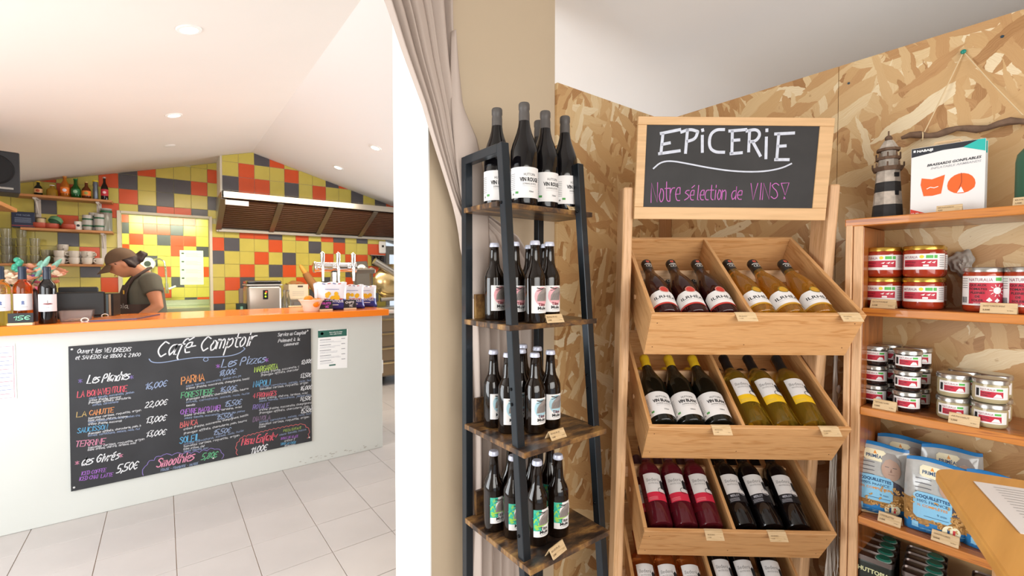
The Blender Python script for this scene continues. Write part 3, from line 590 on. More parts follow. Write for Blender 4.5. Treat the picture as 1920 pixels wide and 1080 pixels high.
def drink(name, u, h, r, gm, cap, lab, label, sh=.6, neck=.35, y=YW - .1, z=None, cat='bottle', group='small drinks bottles on the top wall shelf'):
    p = at_shelf(u, z1 if z is None else z, y); t = empty(name, p, 0, label, cat, group); n = r * neck
    q = MB(); q.lathe([(.0001, 0), (r * .9, 0), (r, h * .03), (r, h * sh), (r * .85, h * (sh + .1)), (n * 1.2, h * (sh + .24)), (n, h * (sh + .3)), (n, h * .96), (.0001, h * .96)], 20); q.build('glass_body', gm, t, smooth=True)
    q = MB(); q.lathe([(n * 1.02, h * .94), (n * 1.3, h * .945), (n * 1.3, h), (.0001, h + .001)], 14); q.build('cap', cap, t, smooth=True)
    if lab:
        q = MB(); sf = Cyl(r); drect(q, sf, -r * 1.4, h * .2, r * 1.4, h * .2 + h * .28, 0, .0006); ddisc(q, sf, 0, h * .34, r * .45, 1, .0009); q.build('label', lab, t, recalc=False)
    return t
g = lambda n, c, r=.08, t=.5: mat(n, c, r, trans=t)
drink('soda_bottle', 73, .135, .030, g('dark_green_glass', '#1d2412'), mat('yellow_cap', '#e2c024', .4), [mat('cream_label', '#e2b27a', .5), mat('red_spot', '#b8532f', .5)], 'short dark bottle with a yellow cap, first from the left on the top shelf', .5)
drink('soda_bottle', 99, .11, .040, g('pale_juice', '#c79a2c'), mat('white_cap', '#e4e4e8', .4), None, 'squat round bottle of yellow juice with a white cap on the top shelf', .55)
drink('soda_bottle', 123, .205, .034, g('orange_soda', '#d98423'), mat('orange_cap', '#c98a3a', .4), [mat('orange_label', '#f0802c', .5), mat('white_spot', '#e8e4f0', .5)], 'tall orange soda bottle with an orange label on the top shelf', .55)
drink('soda_bottle', 143, .19, .036, g('green_glass', '#0f6a26'), mat('green_cap', '#1f7a35', .4), [mat('deep_green_label', '#1b6b3a', .5), mat('pale_green_spot', '#9fc7a6', .5)], 'bright green sparkling water bottle on the top shelf', .45)
drink('soda_bottle', 163, .17, .034, g('amber_glass', '#7a3a10'), mat('gold_cap', '#cdb36a', .4, metal=.5), [mat('orange_label', ''), mat('olive_spot', '#9aa45a', .5)], 'amber soda bottle with an orange label, third from the right on the top shelf', .5)
drink('drink_can', 180, .19, .020, mat('grey_can', '#6d7684', .3, metal=.6), mat('yellow_plug', '#ecd21e', .4), None, 'slim grey can with a tall yellow top on the top shelf', .55, .9, cat='can')
drink('soda_bottle', 197, .235, .029, g('cola_glass', '#1b0805', .06, .1), mat('silver_cap', '#c9b9b4', .3, metal=.6), [mat('red_label', '#c22a3a', .5), mat('pink_spot', '#efc9cf', .5)], 'dark cola bottle with a red label at the right end of the top shelf', .5)
# middle shelf
p = at_shelf(45, z2); t = empty('tin_box', p, 0, 'dark blue tin with pale printed lines at the left end of the middle shelf', 'box')
q = MB(); q.box((-.075, -.035, 0), (.075, .035, .145)); q.build('tin_body', mat('navy_tin', '#1d2742', .35), t, bev=.004, seg=2)
q = MB(); f = Flat((0, -.0352, 0), (1, 0, 0), (0, 0, 1)); dtext(q, f, 'THE NOIR', 0, .108, .02, 0, width=.09)
for k in range(4): drect(q, f, -.055, .05 + k * .012, .05, .054 + k * .012, 0)
drect(q, f, -.074, .015, .074, .022, 1); q.build('print', [mat('tin_print', '#8390a8', .5), mat('tin_red', '#a04044', .5)], t, recalc=False)
def bowl(u, r, h, col, label, rot=(0, 0, 0), dz=0, cat='bowl', grp=None):
    t = empty('bowl', at_shelf(u, z2 + dz), 0, label, cat, grp); q = MB(); q.lathe([(.0001, 0), (r * .7, 0), (r, h * .35), (r, h), (r * .93, h), (r * .9, h * .4), (r * .6, h * .1), (.0001, h * .1)], 24); q.build('bowl_body', col, t, smooth=True, ang=50); t.rotation_euler = rot
TER = mat('terracotta', '#b4503c', .45)
bowl(75, .055, .055, TER, 'first terracotta bowl from the left on the middle shelf'); bowl(97, .053, .052, TER, 'terracotta bowl under the tilted green bowl'); bowl(129, .055, .052, TER, 'terracotta bowl beside the white mug')
bowl(108, .05, .05, mat('green_glaze', '#5f8f6a', .35), 'green bowl tipped over the terracotta bowls', (rad(150), rad(25), 0), .105)
t = empty('storage_jar', at_shelf(77, z2 + .0552), 0, 'small pale jar standing in the first terracotta bowl', 'jar'); q = MB(); q.lathe([(.0001, 0), (.03, 0), (.03, .04), (.0001, .04)], 16); q.build('jar_body', mat('beige_jar', '#cdb892', .5), t); q = MB(); q.lathe([(.0001, .04), (.034, .04), (.034, .048), (.0001, .048)], 16); q.build('lid', mat('brown_lid', '#5a4a34', .5), t)
def mug(name, p, r, h, label, group, band=None, col=WHITE, handle=True, flare=1.0, rz=0):
    t = empty(name, p, rz, label, 'cup', group); q = MB(); q.lathe([(.0001, 0), (r * .75, 0), (r * .95, h * .3), (r * flare, h), (r * flare * .92, h), (r * .86, h * .3), (r * .6, h * .08), (.0001, h * .08)], 20); q.build('cup_body', col, t, smooth=True, ang=50)
    if handle: q = MB(); q.tube([(r * .93, 0, h * .78), (r * 1.5, 0, h * .72), (r * 1.55, 0, h * .4), (r * .95, 0, h * .25)], r * .12, 6); q.build('handle', col, t, smooth=True)
    if band: q = MB(); drect(q, Cyl(r * flare * 1.0), -r * 3.1, h * band[0], r * 3.1, h * band[1], 0, .0012); q.build('band', band[2], t, recalc=False)
    return t
t = mug('mug', at_shelf(147, z2), .032, .085, 'white mug with a black mark between terracotta bowl and paper cups', None)
q = MB(); ddisc(q, Cyl(.032), .0, .045, .012, 0, .001); q.build('mark', BLACK, t, recalc=False)
CUPM = mat('cup_plastic', '#cfc9c2', .3, trans=.3); GB = (.45, .62, mat('green_band', '#1f5b3a', .5))
for u, y, n, lb in ((164, .12, 5, 'left'), (176, .07, 7, 'middle'), (186, .13, 6, 'right')):
    for k in range(n): mug('paper_cup', at_shelf(u, z2 + k * .016 + .0005, YW - y), .036, .085, 'pale takeaway cup, %s from the bottom in the %s stack on the middle shelf' % (['first', 'second', 'third', 'fourth', 'fifth', 'sixth', 'seventh'][k], lb), 'takeaway cups in the %s stack' % lb, GB if k == n - 1 or k == 0 else None, CUPM, False, 1.1)
t = empty('glass_canister', at_shelf(199, z2), 0, 'tall clear canister with a green band at the right end of the middle shelf', 'jar')
q = MB(); q.lathe([(.0001, 0), (.044, 0), (.046, .01), (.046, .20), (.04, .215), (.0001, .215)], 24); q.build('jar_body', mat('canister_plastic', '#b9bcb4', .15, trans=.6), t, smooth=True)
q = MB(); q.lathe([(.047, .185), (.047, .205), (.044, .206)], 24); q.build('band', GB[2], t); q = MB(); q.lathe([(.042, .2155), (.046, .216), (.044, .228), (.0001, .23)], 24); q.build('lid', mat('canister_lid', '#a9aca8', .3), t, smooth=True)
# lowest shelf: glasses and cups
GL = mat('tumbler_glass', '#e8e6da', .03, trans=.92, ior=1.3)
rg = random.Random(8)
def tumbler(p, r, h, label, grp):
    t = empty('drinking_glass', p, 0, label, 'glass', grp); q = MB(); q.lathe([(.0001, 0), (r * .8, 0), (r * .9, h * .3), (r, h), (r * .93, h), (r * .82, h * .3), (r * .7, h * .08), (.0001, h * .08)], 18); q.build('glass_body', GL, t, smooth=True, ang=50)
for i, (x, y, n) in enumerate(((-1.40, -.13, 3), (-1.31, -.06, 3), (-1.30, -.15, 3), (-1.21, -.10, 4), (-1.12, -.14, 4), (-1.11, -.055, 3), (-1.03, -.10, 4), (-.94, -.13, 3))):
    for k in range(n): tumbler(V((x, YW + y, z3 + .0005 + k * .078)), .036, .077, 'clear tumbler, %s up in the %s stack from the left on the lowest shelf' % (['first', 'second', 'third', 'fourth'][k], ['first', 'second', 'third', 'fourth', 'fifth', 'sixth', 'seventh', 'eighth'][i]), 'clear tumblers stacked on the lowest wall shelf')
for i, (x, y) in enumerate(((-.87, -.14), (-.85, -.06))):
    for k in range(2): tumbler(V((x, YW + y, z3 + .0005 + k * .066)), .033, .065, 'small tumbler beside the white cups, %s of the %s pair' % (['lower', 'upper'][k], ['front', 'rear'][i]), 'small tumblers beside the white cups')
for i, (x, y, n) in enumerate(((-.775, -.15, 2), (-.765, -.05, 3), (-.675, -.15, 2), (-.665, -.05, 2), (-.585, -.15, 2), (-.575, -.05, 2), (-.505, -.10, 1))):
    for k in range(n): mug('coffee_cup', V((x, YW + y, z3 + .0005 + k * .063)), .042, .062, 'white coffee cup, %s of the %s stack from the left on the lowest shelf' % (['lowest', 'second', 'third'][k], ['first', 'second', 'third', 'fourth', 'fifth', 'sixth', 'seventh', 'eighth'][i]), 'white coffee cups on the lowest wall shelf', None, mat('porcelain', '#cfc6bb', .3), True, 1.0, i * .7 + k * 2.1)
# speaker on a side shelf
sh = empty('side_shelf', (-1.35, 4.4, 1.93), 0, 'pine side shelf under the black loudspeaker at the left edge', 'shelf')
q = MB(); q.box((-.449, -.7, -.03), (.45, .8, 0)); q.build('shelf_board', wood('kitchen_pine', '#c08450', '#9c6434', 'y'), sh, bev=.003)
q = MB(); q.prism([(-.449, -.03), (.36, -.03), (-.449, -.30)], 'y', .66, .70); q.build('bracket', PINE(), sh)
sx = pix(0, 350, y=4.3); sp = empty('loudspeaker', (sx.x - .045, 4.35, 1.9305), rad(12), 'black loudspeaker box with a round woofer on the side shelf', 'speaker')
q = MB(); q.box((-.12, -.12, 0), (.12, .12, .26)); q.build('cabinet', mat('speaker_black', '#232326', .55), sp, bev=.008, seg=2)
q = MB(); q.M = Mx.Translation((0, -.121, .14)) @ Mx.Rotation(pi / 2, 4, 'X'); q.lathe([(.0001, -.02), (.03, -.012), (.085, .0), (.095, .006), (.098, .0)], 30); q.build('woofer', mat('cone_black', '#0d0d10', .7), sp, smooth=True)
q = MB(); q.box((.02, -.1225, .02), (.09, -.1205, .032)); q.build('badge', CHROME, sp)
# ---- back worktop and what stands on it
bw = empty('back_worktop', (.9, 5.85, 0), 0, 'stainless steel kitchen worktop along the tiled wall behind the counter', 'worktop')
q = MB(); q.box((-.35, -.33, .86), (1.05, .32, .90)); q.build('top', STEEL, bw, bev=.003); q = MB(); q.box((-.33, -.28, .08), (1.0, .30, .858)); q.build('cupboard', DSTEEL, bw)
for x in (-.3, .97):
    for y in (-.25, .27): q = MB(); q.box((x - .02, y - .02, 0), (x + .02, y + .02, .08)); q.build('leg', DSTEEL, bw)
BWZ = .9005
im = empty('ice_maker', (.875, 5.72, BWZ), 0, 'silver countertop ice maker with a black lid and lit indicator panel', 'ice maker')
q = MB(); q.box((-.17, -.16, .02), (.17, .16, .40)); q.build('housing', mat('ice_maker_steel', '#bdb4ab', .3, metal=.75), im, bev=.035, seg=4, smooth=True)
q = MB(); q.box((-.175, -.165, .398), (.175, .165, .412)); q.build('rim', mat('silver_plastic', '#c9c9c9', .3, metal=.4), im, bev=.004)
q = MB(); q.box((-.168, -.16, .412), (.168, .16, .452)); q.build('lid', mat('gloss_black', '#151517', .1, coat=.5), im, bev=.016, seg=3, smooth=True)
q = MB(); q.box((-.02, -.163, .25), (.03, -.159, .35)); pn = q.build('indicator_panel', BLACK, im)
for z, c in ((.33, '#ff4030'), (.312, '#a8e020'), (.28, '#b8e828')): q = MB(); q.M = Mx.Translation((.005 if c != '#ff4030' else .012, -.164, z)) @ Mx.Rotation(pi / 2, 4, 'X'); q.lathe([(.0001, -.001), (.008, -.001), (.006, .003), (.0001, .003)], 10); q.build('indicator', mat('led' + c, c, emit=c, es=3), pn)
q = MB(); q.box((.10, -.1625, .03), (.15, -.1605, .045)); q.build('badge', WHITE, im)
for x in (-.13, .13): q = MB(); q.lathe([(.0001, 0), (.02, 0), (.02, .021), (.0001, .021)], 10, c=(x, 0)); q.build('foot', BLACK, im)
bt = empty('grater_stand', V((.655, 5.62, BWZ)), 0, 'dark green box with a tall grey tool standing in it left of the ice maker', 'utensil box')
q = MB(); q.box((-.045, -.04, 0), (.045, .04, .21)); q.build('box', mat('dark_green_box', '#22332c', .4), bt, bev=.003); q = MB(); q.box((-.02, -.012, .2105), (.022, .012, .37)); q.build('tool', mat('taupe_tool', '#77685e', .5), bt, bev=.005)
q = MB(); f = Flat((0, -.0402, 0), (0, 0, 1), (-1, 0, 0)); drect(q, f, .03, -.012, .18, .012, 0); q.build('print', mat('mint_print', '#6f9a85', .5), bt, recalc=False)
# microwave, box, baguette
mw = empty('steel_cabinet', (1.37, 5.86, BWZ), 0, 'low stainless cabinet with a grey door behind the fruit basket', 'cabinet')
q = MB(); q.box((-.22, -.2, 0), (.26, .2, .235)); q.build('housing', STEEL, mw, bev=.004); q = MB(); q.box((-.19, -.206, .02), (.20, -.2005, .205)); q.build('door', mat('grey_door', '#6f6a68', .3), mw, bev=.002)
bx = empty('cardboard_box', (1.26, 5.86, BWZ + .2355), rad(6), 'pale printed box with a dark hand slot on the steel cabinet', 'box')
q = MB(); q.box((-.12, -.09, 0), (.10, .09, .17)); q.build('carton', mat('pale_carton', '#d3c1a8', .6), bx, bev=.002); q = MB(); f = Flat((0, -.0903, 0), (1, 0, 0), (0, 0, 1)); drect(q, f, -.02, .135, .04, .155, 0); [drect(q, f, -.08, .04 + .02 * k, .05, .046 + .02 * k, 1) for k in range(3)]; q.build('print', [mat('slot_dark', '#4a3f3a', .8), mat('box_print', '#b3a597', .6)], bx, recalc=False)
pb_ = empty('bread_bag', (1.25, 5.86, BWZ + .408), 0, 'crumpled brown paper bag lying on the pale box', 'paper bag'); q = MB(); rg = random.Random(4)
q.grid(lambda u, v: V((-.11 + .2 * u, -.07 + .14 * v, .035 * sin(pi * u) * sin(pi * v) + .006 * sin(14 * u + 5 * v) + .004)), 14, 8); q.grid(lambda u, v: V((-.11 + .2 * u, -.07 + .14 * v, 0)), 1, 1); q.build('bag', mat('brown_paper', '#9a6a3c', .8), pb_, smooth=True)
bg = empty('baguette', (1.50, 5.84, BWZ + .236), 0, 'baguette in a brown paper sleeve leaning beside the pale box', 'bread')
d0, d1 = V((.02, 0, .03)), V((-.20, .04, .40))
q = MB(); q.tube([d0 + (d1 - d0) * t for t in (0, .03, .3, .6, .74)], [.03, .045, .05, .045, .038], 12, M=None); q.build('paper_sleeve', mat('brown_paper', ''), bg, smooth=True)
q = MB(); q.tube([d0 + (d1 - d0) * t for t in (.6, .8, .95, 1)], [.03, .028, .022, .006], 12); q.build('loaf', mat('crust', '#d9983f', .6, bump=.5), bg, smooth=True)
for k, (x, lb) in enumerate(((1.075, 'left'), (1.125, 'right'))):
    t = empty('glass_bottle', (x, 5.62 + .05 * k, BWZ), 0, 'empty clear bottle, the %s of two beside the ice maker' % lb, 'bottle'); q = MB(); q.lathe([(.0001, 0), (.033, 0), (.034, .2), (.02, .26), (.013, .29), (.013, .34), (.0001, .34)], 18); q.build('glass_body', mat('clear_bottle', '#d8d2c0', .04, trans=.9), t, smooth=True); q = MB(); q.lathe([(.0145, .325), (.0145, .345), (.0001, .345)], 12); q.build('cap', DSTEEL, t)
t = empty('kitchen_timer', (1.345, 5.645, BWZ + .2), 0, 'small round dial clipped to the steel cabinet edge', 'timer')
q = MB(); q.M = Mx.Rotation(pi / 2, 4, 'X'); q.lathe([(.0001, -.012), (.025, -.012), (.025, .01), (.0001, .01)], 20); q.build('dial', CHROME, t); q = MB(); q.M = Mx.Translation((0, -.0105, 0)) @ Mx.Rotation(pi / 2, 4, 'X'); q.lathe([(.0001, 0), (.019, 0), (.019, .001), (.0001, .001)], 20); q.build('dial_face', WHITE, t)
# wall dispenser, rail
t = empty('wall_unit', pix(716, 464, y=YW) + V((0, -.001, 0)), 0, 'white plastic control box on the last column of tiles beside the doorway', 'control box')
q = MB(); q.box((-.05, -.035, -.085), (.05, 0, .085)); q.build('housing', WHITE, t, bev=.018, seg=3, smooth=True); q = MB(); q.box((-.014, -.039, .0), (.014, -.0345, .03)); q.build('display', BLACK, t)
t = empty('utensil_rack', pix(708, 489, y=YW - .05), 0, 'rack of black ribbed utensils hanging under the white control box', 'rack')
for k in range(4):
    q = MB(); q.lathe([(.018 if j % 2 else .022, -.07 + .014 * j) for j in range(11)], 10, c=(-.066 + .044 * k, 0)); q.build('ribbed_handle', mat('ribbed_black', '#1c1a1c', .3), t)
q = MB(); q.box((-.1, -.012, .072), (.09, .04, .08)); q.build('rail', STEEL, t)
# steel drawers and slicer
cb_ = empty('drawer_cabinet', (2.5, 5.85, 0), 0, 'stainless drawer cabinet seen past the right end of the counter', 'cabinet')
q = MB(); q.box((-.5, -.27, .12), (.6, .27, .90)); q.build('housing', DSTEEL, cb_, bev=.003)
for k in range(4):
    z = .14 + .185 * k; q = MB(); q.box((-.48, -.29, z), (.58, -.2705, z + .17)); d_ = q.build('drawer', mat('warm_steel', '#a08c72', .3, metal=.8), cb_, bev=.003); q = MB(); q.box((-.46, -.305, z + .145), (.56, -.2905, z + .16)); q.build('handle', mat('polished_edge', '#e6cf9a', .15, metal=.9), d_, bev=.002)
for x in (-.44, .0, .54): q = MB(); q.lathe([(.025, 0), (.025, .01), (.015, .02), (.015, .12)], 10, c=(x, -.2)); q.build('foot', DSTEEL, cb_)
sl_ = 0; sl = empty('meat_slicer', (2.22, 5.74, .9005), 0, 'stainless meat slicer with a big round blade guard on the drawer cabinet', 'slicer')
q = MB(); q.box((-.28, -.1, .0), (.3, .2, .09)); q.build('base', STEEL, sl, bev=.01, seg=2)
q = MB(); q.prism([(-.36, .60), (-.14, .62), (-.02, .10), (-.12, .06)], 'y', -.02, .05); q.build('side_plate', DSTEEL, sl, bev=.004)
q = MB(); q.M = Mx.Translation((.15, .0, .38)) @ Mx.Rotation(pi / 2, 4, 'X'); q.lathe([(.0001, .10), (.1, .085), (.19, .03), (.21, 0), (.20, -.02)], 40); q.build('blade_guard', mat('warm_reflection_steel', '#dcc48e', .2, metal=.85), sl, smooth=True)  # stainless guard; its warm reflection is put into the base colour
q = MB(); q.tube([(-.02, -.1, .18), (.3, -.1, .20)], .025, 12); q.build('carriage_rail', STEEL, sl, smooth=True)
q = MB(); q.tube([(-.08, -.08, .62), (.22, -.08, .44)], .04, 10); q.build('arm', STEEL, sl, smooth=True)
q = MB(); q.box((.16, -.13, .36), (.26, -.03, .45)); q.build('arm_block', DGREY, sl, bev=.01); q = MB(); q.box((-.13, -.13, .16), (-.05, -.04, .26)); q.build('knob_block', DGREY, sl, bev=.01)
q = MB(); q.M = Mx.Translation((-.2, -.025, .53)) @ Mx.Rotation(pi / 2, 4, 'X'); q.lathe([(.0001, .0), (.05, 0), (.048, .004), (.0001, .005)], 24); q.build('round_sticker', WHITE, sl)
sl.scale = (1.18, 1.1, 1.12)
# sink alcove: basin unit, tap, list, towel dispenser
sk = empty('sink_unit', (.08, 7.8, 0), 0, 'stainless sink unit in the tiled alcove behind the worker', 'sink')
q = MB(); q.box((-.42, -.3, .80), (.46, .39, .98)); q.build('basin', mat('sink_steel', '#c8cfb4', .25, metal=.85), sk, bev=.01, seg=2); q = MB(); q.box((-.42, .3, .9805), (.46, .39, 1.06)); q.build('upstand', mat('sink_steel', ''), sk, bev=.004)
for x in (-.38, .42):
    for y in (-.26, .34): q = MB(); q.box((x - .02, y - .02, 0), (x + .02, y + .02, .80)); q.build('leg', STEEL, sk)
tp = empty('spray_tap', (-.13, 8.1, 1.0605), 0, 'tall chrome spring tap beside the worker in the alcove', 'tap')
q = MB(); q.tube([(0, 0, 0), (0, 0, .50), (.03, -.01, .57), (.09, -.03, .585), (.145, -.05, .55), (.16, -.06, .42), (.165, -.06, .22)], .013, 10); q.build('riser', CHROME, tp, smooth=True)
q = MB(); q.tube([(.165, -.06, .24), (.17, -.06, .1)], .024, 10); q.build('spray_head', CHROME, tp, smooth=True); q = MB(); q.tube([(.19, -.06, .16), (.27, -.06, .20)], .014, 8); q.build('lever', mat('white_lever', '#dfe4ee', .3), tp)
pp = [pix(*c, y=YA) for c in ((338, 534), (382, 534), (382, 469), (336, 469))]
t = empty('wall_list', pp[0], 0, 'pale printed list taped on the bright alcove tiles', 'notice'); q = MB(); q.box((0, -.002, 0), (pp[1].x - pp[0].x, -.0005, pp[3].z - pp[0].z)); q.build('paper', mat('list_paper', '#dfeee2', .6), t)
w_, h_ = pp[1].x - pp[0].x, pp[3].z - pp[0].z; q = MB(); f = Flat((0, -.0022, 0), (1, 0, 0), (0, 0, 1))
for k in range(4):
    z = h_ * (.93 - .24 * k); drect(q, f, .02, z - .02, .05, z, 0); [drect(q, f, .07, z - .016 * j - .006, w_ * (.9 if j % 2 else .75), z - .016 * j - .002, 1) for j in range(4)]
q.build('print', [mat('ink', '#4a5248', .6), mat('ink_pale', '#a9b9ac', .6)], t, recalc=False)
t = empty('paper_dispenser', pix(277, 495, y=YA), 0, 'white round paper dispenser with a dark centre on the alcove wall', 'dispenser')
q = MB(); q.M = Mx.Rotation(pi / 2, 4, 'X'); q.lathe([(.0001, .12), (.04, .12), (.042, .125), (.08, .12), (.09, .10), (.09, 0), (.0001, 0)], 28); q.build('housing', WHITE, t, smooth=True, ang=50); q = MB(); q.M = Mx.Translation((0, -.127, 0)) @ Mx.Rotation(pi / 2, 4, 'X'); q.lathe([(.0001, 0), (.038, 0), (.036, .003), (.0001, .003)], 20); q.build('window', mat('smoky_window', '#3d4438', .2), t)
q = MB(); q.box((-.045, -.1, -.2), (.045, 0, -.085)); q.build('outlet', WHITE, t, bev=.008)

# ================================================================ ON THE COUNTER
CT = 1.1345
def cp(u, y): p = pix(u, 560, y=y); p.z = CT; return p
# beer tap tower
tw = empty('beer_tap_tower', cp(629, 4.0), 0, 'chrome T-shaped beer tower with three taps near the counter right end', 'beer tap')
q = MB(); q.lathe([(.06, 0), (.06, .012), (.04, .02), (.038, .30), (.0001, .30)], 28); q.build('column', CHROME, tw, smooth=True)
q = MB(); q.M = Mx.Rotation(pi / 2, 4, 'Y'); q.M = Mx.Translation((0, 0, .342)) @ Mx.Rotation(pi / 2, 4, 'Y'); q.lathe([(.0001, -.175), (.042, -.175), (.047, -.17), (.047, -.16), (.041, -.158), (.041, .158), (.047, .16), (.047, .172), (.0001, .175)], 28); q.build('crossbar', CHROME, tw, smooth=True, ang=50)
for dx in (-.125, 0, .125):
    q = MB(); q.M = Mx.Translation((dx, -.04, .34)); q.tube([(0, 0, 0), (0, -.05, 0)], .018, 10); q.lathe([(.008, 0), (.010, .03), (.018, .055), (.019, .115), (.0001, .13)], 14, c=(0, -.045)); q.lathe([(.0001, -.115), (.008, -.115), (.011, -.02), (.012, .0)], 12, c=(0, -.05)); q.build('tap', CHROME, tw, smooth=True, ang=50)
# little dishes row behind: steel rail of condiments
rl = empty('topping_rail', pix(682, 508, y=4.35) + V((0, 0, -.0)), 0, 'dull steel topping rail with clear lids behind the beer tower', 'food rail')
q = MB(); q.box((-.10, -.05, -.025), (.10, .05, .02)); q.build('rail_body', DSTEEL, rl, bev=.008)
q = MB(); q.box((-.095, -.02, -.42), (-.075, .02, -.025)); q.build('leg', DSTEEL, rl); q = MB(); q.box((.065, -.02, -.42), (.085, .02, -.025)); q.build('leg', DSTEEL, rl)
for k in range(4): q = MB(); q.ball((-.075 + .05 * k, 0, .02), .024, 14, sq=(1, 1, .6)); q.build('dome_lid', mat('clear_lid', '#cdc6b4', .1, trans=.7), rl, smooth=True)
ft_ = empty('prep_table', (rl.location.x, 4.36, 0), 0, 'small steel prep table carrying the topping rail behind the counter', 'table'); zt = rl.location.z - .4205
q = MB(); q.box((-.28, -.13, zt - .03), (.09, .13, zt)); q.build('top', DSTEEL, ft_)
for x in (-.25, -.10):
    for y in (-.10, .10): q = MB(); q.box((x - .015, y - .015, 0), (x + .015, y + .015, zt - .03)); q.build('leg', DSTEEL, ft_)
# crisp bags
def crisp(u, y, w, h, rz, label, tilt=0):
    t = empty('crisp_bag', cp(u, y), rz, label, 'snack bag', 'crisp bags on the counter'); t.rotation_euler = (tilt, 0, rz)
    def S_(u_, v_, s): 
        e = (1 - abs(2 * u_ - 1) ** 2.5) ** .5 * (1 - abs(2 * v_ - 1) ** 3) ** .5
        return V(((u_ - .5) * w * (1 - .07 * sin(pi * v_)), s * .035 * e + .004 * sin(9 * u_ + 3 * v_) * e, v_ * h + .004 * sin(16 * u_) * (v_ > .9)))
    q = MB()
    for s in (-1, 1):
        k0 = len(q.f); q.grid(lambda a, b: S_(a, b, s), 14, 18)
        for f_ in range(k0, len(q.f)):
            row = (f_ - k0) // 14; q.m[f_] = 1 if row < 7 else 0
    q.build('bag', [mat('crisp_white', '#eceaf2', .3), mat('crisp_blue', '#343a8c', .3)], t, smooth=True, ang=80, recalc='merge')
    q = MB()
    class SF:
        strip = .012; zs = .014
        def __call__(s, a, b, h_): p = S_(a / w + .5, b / h, -1); return p + V((0, -.0015 - h_, 0))
    sf = SF(); rg = random.Random(int(u))
    for k in range(9):
        cx = rg.uniform(-.25, .25) * w; cz = h * rg.uniform(.40, .58); decal(q, sf, [(cx + .018 * cos(a) * rg.uniform(.7, 1.2), cz + .016 * sin(a)) for a in [2 * pi * i / 7 for i in range(7)]], 0, .001 + k * .0002)
    for k in range(6): a = -.4 * w + .13 * w * k; drect(q, sf, a, h * .365, a + .12 * w, h * (.385 + .012 * (k % 2)), 1, .0012)
    dtext(q, sf, "L'AUTHENTIQUE", 0, h * .26, .03, 2, width=w * .78, bold=.02, h=.002); drect(q, sf, -.2 * w, h * .16, .22 * w, h * .19, 2, .001)
    for k in range(4): drect(q, sf, -.3 * w + .17 * w * k, h * .93, -.2 * w + .17 * w * k, h * .96, 1 if k % 2 else 3, .001)
    drect(q, sf, -.22 * w, h * .72, .25 * w, h * .735, 3, .001)
    q.build('print', [mat('crisp_yellow', '#f0b61c', .4), mat('crisp_red', '#c8402c', .4), mat('crisp_white2', '#e8e8f4', .4), mat('crisp_navy', '#4a4f9c', .4)], t, recalc=False)
crisp(622, 3.72, .23, .22, rad(-14), 'white and blue crisp bag standing upright behind the fruit price card', rad(-6)); crisp(612, 3.82, .20, .21, rad(10), 'crisp bag mostly hidden behind the left upright bag', rad(-4))
crisp(660, 3.76, .20, .20, rad(-10), 'white and blue crisp bag behind the crisps price card', rad(-10)); crisp(684, 3.90, .20, .19, rad(-16), 'crisp bag slumped at the right end of the row', rad(-14))
# fruit basket
fb = empty('fruit_basket', cp(584, 3.70), 0, 'pale pink plastic basket of oranges at the counter edge', 'basket')
q = MB(); q.lathe([(.0001, 0), (.055, 0), (.07, .05), (.082, .075), (.092, .085), (.092, .09), (.078, .082), (.065, .05), (.05, .006), (.0001, .006)], 26); q.build('bowl', mat('pink_plastic', '#f2d6c4', .45), fb, smooth=True); q = MB(); q.box((-.16, -.012, .035), (-.07, .012, .045)); q.build('handle', mat('cream_plastic', '#e8dfae', .4), fb, bev=.003)
OR = mat('orange_peel', '#f08a1c', .4, bump=.3, bscale=200)
for k, (x, y, z, lb) in enumerate(((-.02, 0, .085, 'highest orange on top of the pink basket'), (.05, .01, .062, 'orange lying right in the pink basket'), (.015, -.045, .062, 'orange at the front of the pink basket'))):
    t = empty('orange', fb.location + V((x, y, z)), 0, lb, 'orange', 'oranges in the basket'); q = MB(); q.ball((0, 0, 0), .036, 18); q.build('peel', OR, t, smooth=True); q = MB(); q.lathe([(.0001, 0), (.004, 0), (.003, .003), (.0001, .003)], 6, M=Mx.Translation((0, 0, .0355))); q.build('stem', mat('stem_green', '#5b6a2a', .6), t)
t = empty('orange', cp(597, 3.70) * 0 + cp(604, 3.735) + V((0, 0, .0365)), 0, 'orange lying on the worktop behind the price card', 'orange', 'oranges in the basket'); q = MB(); q.ball((0, 0, 0), .036, 18); q.build('peel', OR, t, smooth=True)
def slate(u, y, w, h, lines, col, label):
    t = empty('price_slate', cp(u, y), rad(-8), label, 'price sign'); q = MB(); q.box((-w / 2, -.002, .014), (w / 2, .002, .014 + h)); q.build('slate', mat('slate', '#232327', .6), t, bev=.001)
    q = MB(); q.box((-w / 2, -.014, 0), (w / 2, .014, .0135)); q.build('base', mat('pale_wood_base', '#e8c8a0', .5), t, bev=.001)
    q = MB(); f = Flat((0, -.0022, .014), (1, 0, 0), (0, 0, 1))
    for s, a, b, z, sz in lines: chalk(q, f, s, (a * w, z * h), (b * w, z * h + .001), sz * h, .0032, 0, .2)
    q.build('chalk_writing', mat('slate_chalk' + col, col, .7), t, recalc=False)
slate(611, 3.66, .095, .062, [('FRUITS', -.38, .34, .56, .24), ('1€', -.1, .2, .12, .3)], '#d85ad0', 'small black slate reading FRUITS in pink chalk'); slate(656, 3.68, .095, .062, [('CHIPS', -.36, .3, .56, .26), ('1€', -.1, .2, .12, .3)], '#e8e8e8', 'small black slate reading CHIPS in white chalk')
